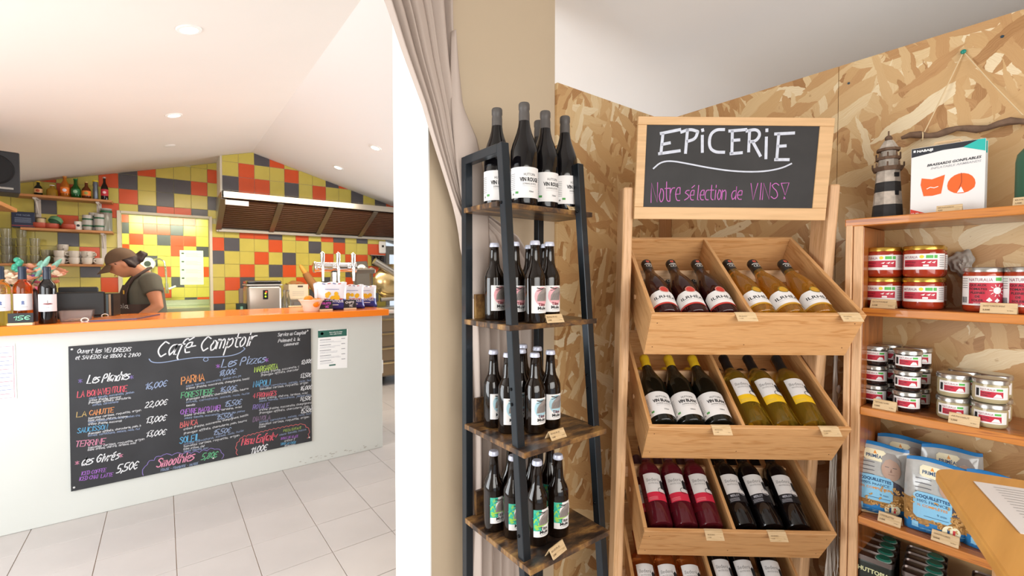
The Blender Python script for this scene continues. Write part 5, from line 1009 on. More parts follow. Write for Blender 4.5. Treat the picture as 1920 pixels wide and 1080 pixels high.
# folded wooden price cards
CARD = wood('price_card', '#dcc096', '#cdae80', 'x', .5, 3)
def card(p, rz, w, h, label, lean=.5, txt=True, tilt=0, group=None, line1='BIERE', line2='2,90€'):
    t = empty('price_card', p, rz, label, 'price card', group); t.rotation_euler = (tilt, 0, rz); q = MB(); dx = h * lean
    q.prism([(-dx, 0), (-dx + .0022, 0), (.0016, h), (-.0002, h + .0006)], 'x', -w / 2, w / 2); q.prism([(dx * .9, 0), (dx * .9 - .0022, 0), (-.0016, h), (.0002, h + .0006)], 'x', -w / 2, w / 2); q.build('card', CARD, t)
    f = Flat((0, -dx - .0003, 0), (1, 0, 0), (0, dx, h)); q = MB(); L_ = sqrt(h * h + dx * dx)
    dtext(q, f, line1, -w * .42, L_ * .62, L_ * .22, 0, 'l', width=w * .6); dtext(q, f, line2, -w * .42, L_ * .25, L_ * .2, 0, 'l', bold=.02); dtext(q, f, 'le litre', w * .40, L_ * .25, L_ * .14, 0, 'r')
    q.build('print', mat('card_print', '#6b5236', .7), t, recalc=False); return t
card(pix(1050, 389, z=1.606) * 0 + V((1.028, 1.004 + .022, 1.6055)), rad(-8), .055, .017, 'pale price card under the right wine bottle on the top rack shelf', .9, line1='VIN ROUGE', line2='9,90€')
for u, v, z, lb, rz in ((1037, 604, 1.2705, 'price card among the pink labelled beers', -8), (1042, 820, .9505, 'price card among the pale blue labelled beers', 2), (1042, 1036, .6605, 'price card among the green labelled beers', 12)):
    p = pix(u, v, z=z); card(p, rad(rz), .058 if z > .7 else .062, .022, 'small folded wooden ' + lb, .7)
# ================================================================ WINE DISPLAY
PW = lambda ax: wood('pale_pine', '#d3a06a', '#bf8850', ax, .5, 1.9)
PW2 = lambda ax: wood('post_pine', '#dcb084', '#cb9c6c', ax, .5, 1.6)
DY = -(YAW + rad(2.0)); ALPH = rad(34)
ST = empty('display_stand', FH * 1.45 + RT * .66, DY, 'tall pine A-frame stand holding four tilted wine crates across the corner', 'display stand')
Rz = Mx.Rotation(DY, 4, 'Z'); crates = []
CP_ = [pix(1222, 590, d=1.262), pix(1217, 801, d=1.338), pix(1208, 996, d=1.405), pix(1200, 1180, d=1.462)]
CW, CD, CHH, TK = .581, .436, .151, .012
def crate_m(i): return Mx.Translation(CP_[i]) @ Rz @ Mx.Rotation(ALPH, 4, 'X')
CL = ['topmost pine wine crate under the chalk sign, holding red and golden wines', 'second pine wine crate from the top, holding yellow-capped white wines', 'third pine wine crate from the top, holding rosé and dark red wines', 'lowest pine wine crate, mostly below the picture edge']
for i in range(4):
    t = empty('wine_crate', (0, 0, 0), 0, CL[i], 'crate', 'tilted pine crates on the wine stand'); t.matrix_world = crate_m(i)
    q = MB(); q.box((0, 0, -CHH), (CW, TK, 0)); q.build('front_panel', PW('x'), t, bev=.0012)
    q = MB(); q.box((0, CD - TK, -CHH), (CW, CD, 0)); q.build('back_panel', PW('x'), t, bev=.0012)
    for x in (0, CW - TK): q = MB(); q.box((x, TK + .0003, -CHH), (x + TK, CD - TK - .0003, 0)); q.build('side_panel', PW('y'), t, bev=.0012)
    q = MB(); q.box((.273, TK + .0003, -CHH + TK), (.273 + .010, CD - TK - .0003, -.001)); q.build('divider', PW('y'), t, bev=.001)
    q = MB(); q.box((TK, TK, -CHH), (CW - TK, CD - TK, -CHH + .009)); q.build('bottom_board', PW('x'), t)
    q = MB()
    for x, z in ((.02, -.03), (.02, -.12), (.56, -.03), (.56, -.12), (.28, -.11)): q.lathe([(.0001, .0006), (.0016, .0004), (.0018, -.001)], 8, M=Mx.Translation((x, -.0002, z)) @ Mx.Rotation(pi / 2, 4, 'X'))
    for xa, xb in ((-.004, 0), (CW, CW + .030)):
        q2 = MB(); q2.tube([(xa - .0, CD * .42, -.075), (xb, CD * .42, -.075)], .008, 10); q2.build('dowel', PW2('x'), t)
    o = q.build('nails', mat('nail', '#7a5a3c', .4, metal=.5), t); o['kind'] = 'stuff'
    crates.append(t)
# posts and rungs
Pl = lambda x, d, z: FH * d + RT * x + V((0, 0, z))
for xw, side in ((.366, -1), (1.008, 1)):
    top, bot = Pl(xw - side * 0 + (.004 if side > 0 else 0), 1.475, 1.682 if side < 0 else 1.692), Pl(xw, 1.62, 0)
    dv = (top - bot); L_ = dv.length; zq = dv.normalized(); xq = (Rz @ V((1, 0, 0))).normalized(); yq = zq.cross(xq).normalized(); xq = yq.cross(zq)
    M = Mx.Translation(bot) @ Mx(((xq.x, yq.x, zq.x, 0), (xq.y, yq.y, zq.y, 0), (xq.z, yq.z, zq.z, 0), (0, 0, 0, 1)))
    q = MB(); q.box((-.016, -.045, 0), (.016, .045, L_)); o = q.build('post', PW2('z'), None, bev=.006, seg=2); o.parent = ST; o.matrix_world = M; o.matrix_parent_inverse = Mx.Identity(4)
    o.matrix_local = (Mx.Translation(ST.location) @ Rz).inverted() @ M
for z, dd in ((1.05, .02), (.70, .02), (.30, .02), (1.40, .02)):
    dz = 1.62 - z * .0862
    q = MB(); q.box((-.30, -.011, -.02), (.30, .011, .02)); o = q.build('cross_rail', PW2('x'), ST, bev=.002); o.matrix_local = (Mx.Translation(ST.location) @ Rz).inverted() @ Mx.Translation(Pl(.672, dz + .06, z)) @ Rz
# chalk sign
def quadM(tl, tr, bl):
    x = (tr - tl).normalized(); z = (tl - bl); z = (z - x * z.dot(x)).normalized(); y = z.cross(x); return Mx.Translation(bl) @ Mx(((x.x, y.x, z.x, 0), (x.y, y.y, z.y, 0), (x.z, y.z, z.z, 0), (0, 0, 0, 1)))
tl, tr, bl, br = pix(1195, 218, d=1.375), pix(1564, 221, d=1.375), pix(1189, 410.5, d=1.415), pix(1545, 414, d=1.415)
SW, SH = (tr - tl).length, (tl - bl).length
sg = empty('chalk_sign', (0, 0, 0), 0, 'wood-framed blackboard reading EPiCERiE in white chalk above the wine crates', 'sign'); sg.matrix_world = quadM(tl, tr, bl)
fwx, fwz = .031, .046; MDF = wood('sign_frame', '#d8ae7c', '#cfa471', 'x', .5, .5)
for nm, a, b in (('frame_bar', (0, 0, SH - .024), (SW, .012, SH)), ('frame_bar', (0, 0, 0), (SW, .012, .037)), ('frame_side', (0, 0, .0373), (.027, .012, SH - .0243)), ('frame_side', (SW - .043, 0, .0373), (SW, .012, SH - .0243))):
    q = MB(); q.box(a, b); q.build(nm, MDF, sg, bev=.001)
q = MB(); q.box((.0273, .003, .0373), (SW - .0433, .010, SH - .0243)); q.build('blackboard', mat('sign_black', '#2a2828', .6, var=.35, vscale=9), sg)
q = MB(); f = Flat((0, .003, 0), (1, 0, 0), (0, 0, 1)); Mi = sg.matrix_world.inverted()
def sg_(cx, cy):
    u, v = 1160 + cx / 2.16, 200 + cy / 2.16; r = FW + RT * ((u - 960) / FPX) + UP * ((540 - v) / FPX); n = sg.matrix_world.to_3x3() @ V((0, 1, 0)); k = (bl - CAMP).dot(n) / r.dot(n); p = Mi @ (CAMP + r * k); return (p.x, p.z)
def stroke(pts, w, m, it=2): ribbon(q, f, chaikin([sg_(*p) for p in pts], it) if it else [sg_(*p) for p in pts], w, m, .0006)
WK = .0088
for pts, it in (([(180, 112), (172, 190)], 0), ([(172, 108), (250, 92)], 0), ([(178, 152), (208, 146)], 0), ([(165, 190), (248, 178)], 0),
    ([(280, 92), (272, 186)], 0), ([(255, 102), (290, 90), (322, 100), (312, 130), (280, 140)], 2), ([(340, 118), (340, 182)], 0), ([(341, 92), (342, 97)], 0),
    ([(428, 92), (395, 92), (370, 115), (368, 165), (392, 184), (428, 184)], 2), ([(462, 98), (460, 188)], 0), ([(450, 98), (518, 92)], 0), ([(462, 136), (490, 134)], 0), ([(455, 190), (500, 186)], 0),
    ([(532, 95), (528, 180)], 0), ([(520, 98), (560, 90), (576, 110), (560, 138), (532, 142)], 2), ([(545, 142), (575, 198)], 0), ([(600, 125), (598, 208)], 0), ([(602, 92), (602, 98)], 0),
    ([(650, 112), (642, 212)], 0), ([(636, 110), (712, 106)], 0), ([(648, 160), (678, 158)], 0), ([(636, 214), (690, 214)], 0)): stroke(pts, WK, 0, it)
stroke([(142, 250), (170, 225), (210, 218), (280, 230), (370, 248), (470, 262), (580, 264), (660, 250), (702, 230)], .0045, 0)
for s, a, b, h in (('Notre', (132, 388), (246, 380), 78), ('sélection', (268, 378), (432, 376), 58), ('de', (456, 376), (496, 375), 52), ('VINS', (532, 378), (645, 374), 66)):
    p0, p1 = sg_(*a), sg_(*b); chalk(q, f, s, p0, p1, h / 2.16 / 855 * 1.4, .0024, 1, .05, 2)
stroke([(660, 310), (692, 308), (676, 358), (660, 310)], .0024, 1, 0); stroke([(672, 366), (676, 372), (670, 372)], .003, 1, 0)
q.build('chalk_writing', [mat('sign_white_chalk', '#ccd0dc', .85, var=.12, vscale=60), mat('sign_pink_chalk', '#c06ab4', .85)], sg, recalc=False)
# ---- wines in the crates
def lab_rhea(b_): 
    def f(q, s):
        decal(q, s, [(-.052, .030), (.052, .030), (.052, .078), (.036, .088), (.0, .093), (-.036, .088), (-.052, .078)], 0, .0004); drect(q, s, -.052, .026, .052, .033, 4, .0007)
        dtext(q, s, 'ILRHÉA', 0, .054, .017, 1, h=.0008, width=.066, bold=.01); drect(q, s, -.03, .048, .03, .0486, 3, .0007); ddisc(q, s, .004, .095, .0145, 5, .0010, 18); ddisc(q, s, .004, .095, .0115, 4, .0013, 18)
    return f
EMB = mat('emblem_white', '#e4e0da', .5); 
def neck_r(q, s): ddisc(q, s, 0, .287, .0062, 1, .0006); drect(q, s, -.012, .272, .012, .2755, 0, .0006); ribbon(q, s, [(.009 * cos(t * pi / 8) * 1, .262 + .0065 * sin(t * pi / 8)) for t in range(17)], .0014, 0, .0008); dtext(q, s, 'P', 0, .2585, .008, 0, bold=.05, h=.0009)
def iled(c2, word, small):
    def f(q, s):
        drect(q, s, -.034, .095, .034, .168, 0, .0004); drect(q, s, -.034, .055 + .015, .034, .100, 4, .0006)
        dtext(q, s, 'îlederé', -.004, .138, .017, 3, h=.0008, width=.044); dtext(q, s, small, -.004, .128, .0075, 3, h=.0008, width=.036)
        if word: dtext(q, s, word, -.010, .088, .011, 5, h=.001, bold=.02, width=.028)
        ribbon(q, s, [(.018 + .012 * cos(t * .5), .105 + .010 * sin(t * .5)) for t in range(12)], .0016, 1 if not word else 5, .0012)
        decal(q, s, [(.018, .112), (.034, .112), (.034, .140), (.026, .146), (.018, .138)], 1, .0007)
        for k in range(3): drect(q, s, -.03, .074 + .004 * k, .0, .0752 + .004 * k, 5, .0009)
    return f
def gl(n, c, t=.85): return mat(n, c, .03, trans=t)
CPB = mat('black_capsule', '#191719', .35); CPY = mat('yellow_capsule', '#e6bf24', .4)
RH1 = bottle('wine_bottle', RHEA, mat('ruby_wine', '#3a0c0e', .05, trans=.45), caps(.243, .0162), CPB, 'x', labfn=lab_rhea(0), labm=[PAPER, INK, GRN, LG, mat('label_red', '#c43c34', .4), mat('seal_rose', '#c98a7c', .4)], lab_r=.0387, neck=(neck_r, .0158, [EMB, mat('red_dot', '#d85a44', .5)]))
RH2 = bottle('wine_bottle', RHEA, gl('golden_wine', '#e8a92c'), caps(.243, .0162), CPB, 'x', labfn=lab_rhea(0), labm=[PAPER, INK, GRN, LG, mat('label_gold', '#c9962c', .35), mat('seal_gold', '#8a7430', .35)], lab_r=.0387, neck=(neck_r, .0158, [EMB, mat('red_dot', '')]))
VB = bottle('wine_bottle', BURG, mat('olive_wine_glass', '#14140e', .06, trans=.25), caps(.240, .0163), CPY, 'x', labfn=lab_vin('VIN BLANC'), labm=LABM, lab_r=.0407)
IG = bottle('wine_bottle', BORD, gl('straw_wine', '#c9a436'), caps(.235, .0163), CPB, 'x', labfn=iled(0, '', "VIN D'ÎLE DE RÉ"), labm=[PAPER, INK, GRN, LG, mat('label_yellow', '#f0c224', .5), mat('label_pale', '#c8b46a', .5)], lab_r=.0373)
IR = bottle('wine_bottle', BORD, mat('rose_dark_wine', '#7a2230', .05, trans=.55), caps(.235, .0163), mat('rose_capsule', '#5c3a40', .35), 'x', labfn=iled(1, '', "VIN D'ÎLE DE RÉ"), labm=[PAPER, INK, GRN, LG, mat('label_crimson', '#d9304a', .5), mat('label_pink2', '#f0a0a8', .5)], lab_r=.0373)
IM = bottle('wine_bottle', BORD, DKR, caps(.235, .0163), CPB, 'x', labfn=iled(2, 'MERLOT', "VIN D'ÎLE DE RÉ"), labm=[PAPER, INK, GRN, LG, mat('label_black', '#1d1d21', .5), mat('label_silver', '#c4c4cc', .4)], lab_r=.0373)
IO = bottle('wine_bottle', BORD, gl('amber_rose_wine', '#d9803c'), caps(.235, .0163), mat('copper_capsule', '#a85c34', .35), 'x', labfn=iled(1, '', "VIN D'ÎLE DE RÉ"), labm=[PAPER, INK, GRN, LG, mat('label_crimson', ''), mat('label_pink2', '')], lab_r=.0373)
used = set()
def lay(src, i, x, z, y, roll, label, group, yaw=0):
    if src.name in used: t = copy_tree(src)
    else: t = src; used.add(src.name)
    t['label'] = label; t['group'] = group
    t.matrix_world = crate_m(i) @ Mx.Translation((x, y, z)) @ Mx.Rotation(rad(yaw), 4, 'Z') @ Mx.Rotation(-pi / 2, 4, 'X') @ Mx.Rotation(rad(roll), 4, 'Z')
ordn = ['left', 'middle', 'right']; lv = ['top', 'second', 'third', 'lowest']
def row(src, i, xs, nm, r, y=.022, rolls=(6, -2, 3), z=None):
    for k, x in enumerate(xs): lay(src, i, x, (-.034 if r > .039 else -.036) if z is None else z, y, rolls[k % 3] - 4, '%s of the %d %s in the %s crate' % ((ordn if len(xs) == 3 else ['first', 'second', 'third', 'fourth'])[k], len(xs), nm, lv[i]), nm + ' in the %s crate' % lv[i], -3.5 if x > .45 else 0)
def under(src, i, xs, nm, r, y=.03):
    for k, x in enumerate(xs): lay(src, i, x, -CHH + .0095 + r, y, 10 * k, '%s lower layer of the %s crate, %s' % (nm, lv[i], ['leftmost', 'second from its left', 'third from its left'][k]), nm + ' under layer')
row(RH1, 0, (.056, .138, .222), 'ruby red wine bottles', .0385); row(RH2, 0, (.326, .408, .490), 'golden white wine bottles', .0385)
row(VB, 1, (.056, .140, .224), 'yellow-capped white wine bottles', .0405, .025); row(IG, 1, (.335, .418, .500), 'straw-coloured wine bottles with yellow label bands', .037, .03)
row(IR, 2, (.066, .144, .222), 'rosé wine bottles with crimson label bands', .037, .03); row(IM, 2, (.328, .408, .492), 'dark red wine bottles with black label bands', .037, .03)
under(RH1, 0, (.054, .136, .220), 'ruby wine bottle in the', .0385); under(RH2, 0, (.326, .407, .492), 'golden wine bottle in the', .0385)
under(VB, 1, (.056, .140, .224), 'yellow-capped bottle in the', .0405, .03); under(IG, 1, (.330, .410, .492), 'straw wine bottle in the', .037)
under(IR, 2, (.052, .130, .215), 'rosé wine bottle in the', .037); under(IM, 2, (.324, .404, .49), 'dark wine bottle in the', .037)
row(IO, 3, (.055, .135, .215), 'amber rosé wine bottles', .037, .03); row(IM, 3, (.328, .408, .492), 'dark wine bottles with white labels', .037, .05)
# rim price cards
for i, us, lb in ((0, ((1399, 'between the ruby and golden wines'), (1590, 'at the right end')), 'top'), (1, ((1356, 'under the third yellow-capped bottle'), (1556, 'at the right end')), 'second'), (2, ((1344, 'under the rosé wines'), (1462, 'under the black banded wines')), 'third')):
    for u, w_ in us:
        d0 = (CP_[i] - CAMP).dot(FH); x = (u - 960) / FPX * (d0 - .01) - (CP_[i]).dot(RT)
        t = empty('price_card', (0, 0, 0), 0, 'pale folded price card on the %s crate rim, %s' % (lb, w_), 'price card', 'price cards on the crates')
        t.matrix_world = crate_m(i) @ Mx.Translation((x, -.001, .0006)) @ Mx.Rotation(rad(-34), 4, 'X')
        q = MB(); q.box((-.027, -.022, .0005), (.027, .006, .002), M=Mx.Rotation(rad(48), 4, 'X')); q.box((-.027, .0, -.0005), (.027, .012, .0008), M=Mx.Rotation(rad(34), 4, 'X')); q.build('card', CARD, t); q = MB()
        f = Flat(Mx.Rotation(rad(48), 4, 'X') @ V((0, -.017, .0023)), (1, 0, 0), Mx.Rotation(rad(48), 4, 'X') @ V((0, 1, 0)))
        dtext(q, f, 'VIN DE PAYS', -.021, .009, .005, 0, 'l', width=.022); dtext(q, f, '11,50€', -.021, .002, .004, 0, 'l'); dtext(q, f, '75 cl', .021, .002, .003, 0, 'r'); q.build('print', _m['card_print'], t, recalc=False)
# string hanging at the right of the stand
sr = empty('macrame_string', pix(1567, 700, d=1.50), 0, 'bundle of white macrame strings with a small pale shell hanging right of the stand', 'hanging string')
q = MB(); rg = random.Random(9); so = sr.location
for k in range(18):
    pts = []; L_ = rg.uniform(.70, .95); ox = rg.uniform(-.013, .013); ph = rg.uniform(0, 6)
    for j in range(22): t = j / 21; pts.append(RT * (ox * (.3 + 1.2 * t) + .008 * sin(ph + 9 * t) * t) + FH * rg.uniform(-.002, .002) + V((0, 0, .06 - L_ * t)))
    q.tube(pts, .0021, 5)
q.tube([RT * .008 * math.cos(a) + V((0, 0, .012 * sin(a) - .13)) + RT * .004 for a in [i * pi / 6 for i in range(13)]], .0028, 6)
o = q.build('strings', mat('white_cord', '#d9d0c4', .8), sr, smooth=True); o['kind'] = 'stuff'
q = MB(); q.ball((0, 0, 0), .012, 12, sq=(1, .5, 1.2)); o = q.build('shell_bead', mat('shell_white', '#d8d0c8', .4), sr, smooth=True); o.location = V((0, 0, -.05)) + RT * .004 - FH * .01
q = MB(); q.tube([V((0, 0, .06)), V((0, 0, .13))+FH*.03], .0015, 5); q.build('hanging_cord', mat('white_cord', ''), sr)

# ================================================================ SHELF UNIT
HW = lambda ax: wood('honey_pine', '#a8622c', '#7c4119', ax, .35, 1, .35); HE = wood('honey_edge', '#cb7f33', '#9c5622', 'y', .35, 1.3, .3)
XS, YE = 1.69, .478
su = empty('shelf_unit', (1.8, -.3, 0), 0, 'honey pine shelf unit of groceries along the strand board wall', 'shelf unit')
SO = V((-1.8, .3, 0))
q = MB(); q.box((XS + .004, YE - .024, 0), (1.905, YE, 1.551)); o = q.build('side_panel', HW('z'), su, bev=.002); o.location = SO
for k, (a, b) in enumerate(((YE + .001, YE + .018), (YE - .024, YE - .0005))): q = MB(); q.box((XS - .014 + .006 * k, a, 0), (XS + .0035, b, 1.556)); o = q.build('face_strip', PW2('z'), su, bev=.002); o.location = SO
BZ = [1.576, 1.3045, 1.002, .665, .33]
for i, z in enumerate(BZ):
    q = MB(); q.box((XS + .022 if i else XS + .02, -1.1, z - .024), (1.912, (YE + .012) if i == 0 else YE - .0245, z)); o = q.build('shelf_board', HW('y'), su, bev=.002); o.location = SO
    q = MB(); q.box((XS - (.006 if i else .01), -1.1, z - .024), (XS + (.0218 if i else .0198), (YE + .022) if i == 0 else YE - .0245, z)); o = q.build('shelf_edge', HE, su, bev=.003, seg=2); o.location = SO
q = MB(); q.box((XS + .004, -1.13, 0), (1.905, -1.101, 1.551)); o = q.build('side_panel', HW('z'), su); o.location = SO
def sp(u, z, x):
    p = pix(u, 600, x=x); p.z = z; return p
# jars
GJ = lambda n, c: mat(n, c, .06, trans=.15, coat=.4, var=.15, vscale=25)
LIDG = mat('gold_lid', '#c9a54a', .25, metal=.85); LIDS = mat('silver_lid', '#b9b7b2', .25, metal=.85)
NR, NI, NG = mat('naturalia_red', '#b8243a', .5), mat('naturalia_ink', '#8a2a44', .5), mat('bio_green', '#58b050', .5)
NLM = [PAPER, NR, NI, NG, mat('bio_yellow', '#e8cf3a', .5), INK]
def jar(name, r, h, gm, lidm, r_in, labfn, label, cat='jar'):
    t = empty(name, (0, 0, 0), 0, label, cat); q = MB(); q.lathe([(.0001, .002), (r * .82, 0), (r * .95, .003), (r, .010), (r, h - .022), (r * .95, h - .014), (r * r_in, h - .012), (.0001, h - .0115)], 30); q.build('glass_body', gm, t, smooth=True, ang=60)
    q = MB(); q.lathe([(r * r_in + .001, h - .014), (r * r_in + .003, h - .013), (r * r_in + .003, h - .003), (r * r_in + .0015, h - .001), (r * r_in * .9, h - .0005), (.0001, h - .001)], 30); q.build('lid', lidm, t, smooth=True, ang=50)
    q = MB(); labfn(q, Cyl(r)); q.build('label', NLM, t, recalc=False); return t
def lab_wide(q, s):
    drect(q, s, -.050, .022, .062, .067, 0, .0004); dtext(q, s, 'NATURALIA', -.046, .054, .0105, 2, 'l', h=.0007, width=.036); drect(q, s, -.046, .030, .034, .050, 1, .0006)
    dtext(q, s, "RATATOUILLE", -.042, .041, .006, 5, 'l', h=.0009, width=.028); dtext(q, s, "PROVENÇALE", -.042, .033, .006, 5, 'l', h=.0009, width=.024); ddisc(q, s, -.001, .0585, .005, 4, .0007); drect(q, s, .008, .054, .024, .063, 3, .0007); drect(q, s, .026, .054, .034, .063, 3, .0007)
    for a in (-.002, .010, .020): decal(q, s, [(a, .042), (a + .010, .046), (a + .007, .040)], 0, .001)
    drect(q, s, .002, .031, .014, .036, 0, .001)
    for k in range(6): drect(q, s, .040, .06 - .006 * k, .058, .0612 - .006 * k, 5, .0006)
def lab_tall(q, s):
    drect(q, s, -.052, .018, .050, .096, 0, .0004); dtext(q, s, 'NATURALIA', -.026, .082, .012, 2, 'l', h=.0007, width=.046); drect(q, s, -.026, .022, .050, .078, 1, .0006); drect(q, s, .026, .083, .040, .092, 3, .0007)
    for k, wd in enumerate(('QUI AUX', 'TOMATES', 'PLEINES', 'DE', 'SOLEIL')): dtext(q, s, wd, -.008, .069 - .010 * k, .008, 5, bold=.02, h=.0009)
    ddisc(q, s, .030, .058, .009, 0, .001)
    for k in range(10): a = k * pi / 5; ribbon(q, s, [(.030 + .011 * cos(a), .058 + .011 * sin(a)), (.030 + .016 * cos(a), .058 + .016 * sin(a))], .0014, 0, .001)
    decal(q, s, [(.008, .032), (.014, .040), (.020, .032), (.014, .028)], 0, .001); decal(q, s, [(.024, .030), (.030, .038), (.036, .032), (.030, .026)], 0, .001)
    dtext(q, s, 'SAUCE TOMATE BASILIC', .012, .0225, .004, 0, h=.0011, width=.055)
    for k in range(9): drect(q, s, -.048 + .002 * k, .024, -.047 + .002 * k, .040, 5, .0007)
    for k in range(5): drect(q, s, -.049, .088 - .006 * k, -.030, .0892 - .006 * k, 5, .0006)
def lab_small(q, s):
    drect(q, s, -.033, .013, .038, .044, 0, .0004); dtext(q, s, 'NATURALIA', -.020, .0345, .0075, 2, 'l', h=.0007, width=.028); drect(q, s, -.020, .017, .024, .0325, 1, .0006); drect(q, s, .010, .035, .023, .0405, 3, .0007)
    dtext(q, s, 'TARTINABLE', -.018, .026, .004, 5, 'l', h=.0009, width=.018); dtext(q, s, 'NOIRES', -.018, .020, .004, 5, 'l', h=.0009, width=.012); decal(q, s, [(.004, .018), (.022, .018), (.018, .026), (.010, .027)], 0, .0009); drect(q, s, -.030, .018, -.023, .038, 5, .0006)
FACE = -75  # labels face the camera
J1 = jar('sauce_jar', .0465, .092, GJ('red_sauce', '#a8361c'), LIDG, .93, lab_wide, 'x'); first = True
for lb, u, x, k in (('lower left', 1655, 1.775, 0), ('upper left', 1655, 1.775, 1), ('lower right', 1729, 1.765, 0), ('upper right', 1729, 1.765, 1)):
    t = J1 if first else copy_tree(J1); first = False; p = sp(u, BZ[1] + .0003 + .0925 * k, x); place_b(t, p, rad(FACE - 8)); t['label'] = 'wide red vegetable jar, %s of the four at the left of the upper shelf' % lb; t['group'] = 'wide jars stacked two by two'
J1b = None
for k, (u, x) in enumerate(((1735, 1.862), (1665, 1.868))):
    for j in (0, 1): t = copy_tree(J1); place_b(t, sp(u, BZ[1] + .0003 + .0925 * j, x), rad(FACE)); t['label'] = 'wide red jar %s in the back row behind the %s front jars' % (['below', 'above'][j], ['right', 'left'][k]); t['group'] = 'wide jars stacked two by two'
J2 = jar('sauce_jar', .040, .120, GJ('tomato_sauce', '#b23c1e'), LIDS, .93, lab_tall, 'tall tomato sauce jar with a sun on its label, left one on the upper shelf'); place_b(J2, sp(1842, BZ[1] + .0003, 1.752), rad(FACE - 12))
t = copy_tree(J2); place_b(t, sp(1921, BZ[1] + .0003, 1.752), rad(FACE - 16)); t['label'] = 'tall tomato sauce jar cut by the right picture edge'
for k, u in enumerate((1842, 1905)): t = copy_tree(J2); place_b(t, sp(u + 14, BZ[1] + .0003, 1.845), rad(FACE)); t['label'] = 'tall tomato jar hidden directly behind the %s front tall jar' % ('left', 'right')[k]
J3 = jar('spread_jar', .0325, .0605, GJ('dark_spread', '#2c1a18'), LIDS, .96, lab_small, 'x'); first = True
for nm, u, x, n, cl in (('front left', 1642, 1.775, 3, 1), ('front right', 1703, 1.748, 3, 1), ('rear left', 1668, 1.850, 3, 1), ('rear right', 1722, 1.835, 3, 1)):
    for k in range(n):
        t = J3 if first else copy_tree(J3); first = False; place_b(t, sp(u, BZ[2] + .0003 + .061 * k, x), rad(FACE - 6 + 3 * k)); t['label'] = 'small dark spread jar in the %s stack, %s from the bottom' % (nm, ('first', 'second', 'third', 'fourth')[k]); t['group'] = 'dark spread jars on the middle shelf'
J4 = jar('spread_jar', .0345, .064, mat('pale_spread', '#b9ab84', .08, trans=.15, coat=.4), LIDS, .96, lab_small, 'x'); first = True
for nm, u, x, n in (('front left', 1791, 1.752, 2), ('front right', 1860, 1.742, 2), ('rear left', 1812, 1.835, 2), ('rear right', 1868, 1.828, 2)):
    for k in range(n):
        t = J4 if first else copy_tree(J4); first = False; place_b(t, sp(u, BZ[2] + .0003 + .0645 * k, x), rad(FACE - 10 + 4 * k)); t['label'] = 'small pale spread jar in the %s stack, %s' % (nm, ('at the bottom', 'on top')[k]); t['group'] = 'pale spread jars on the middle shelf'
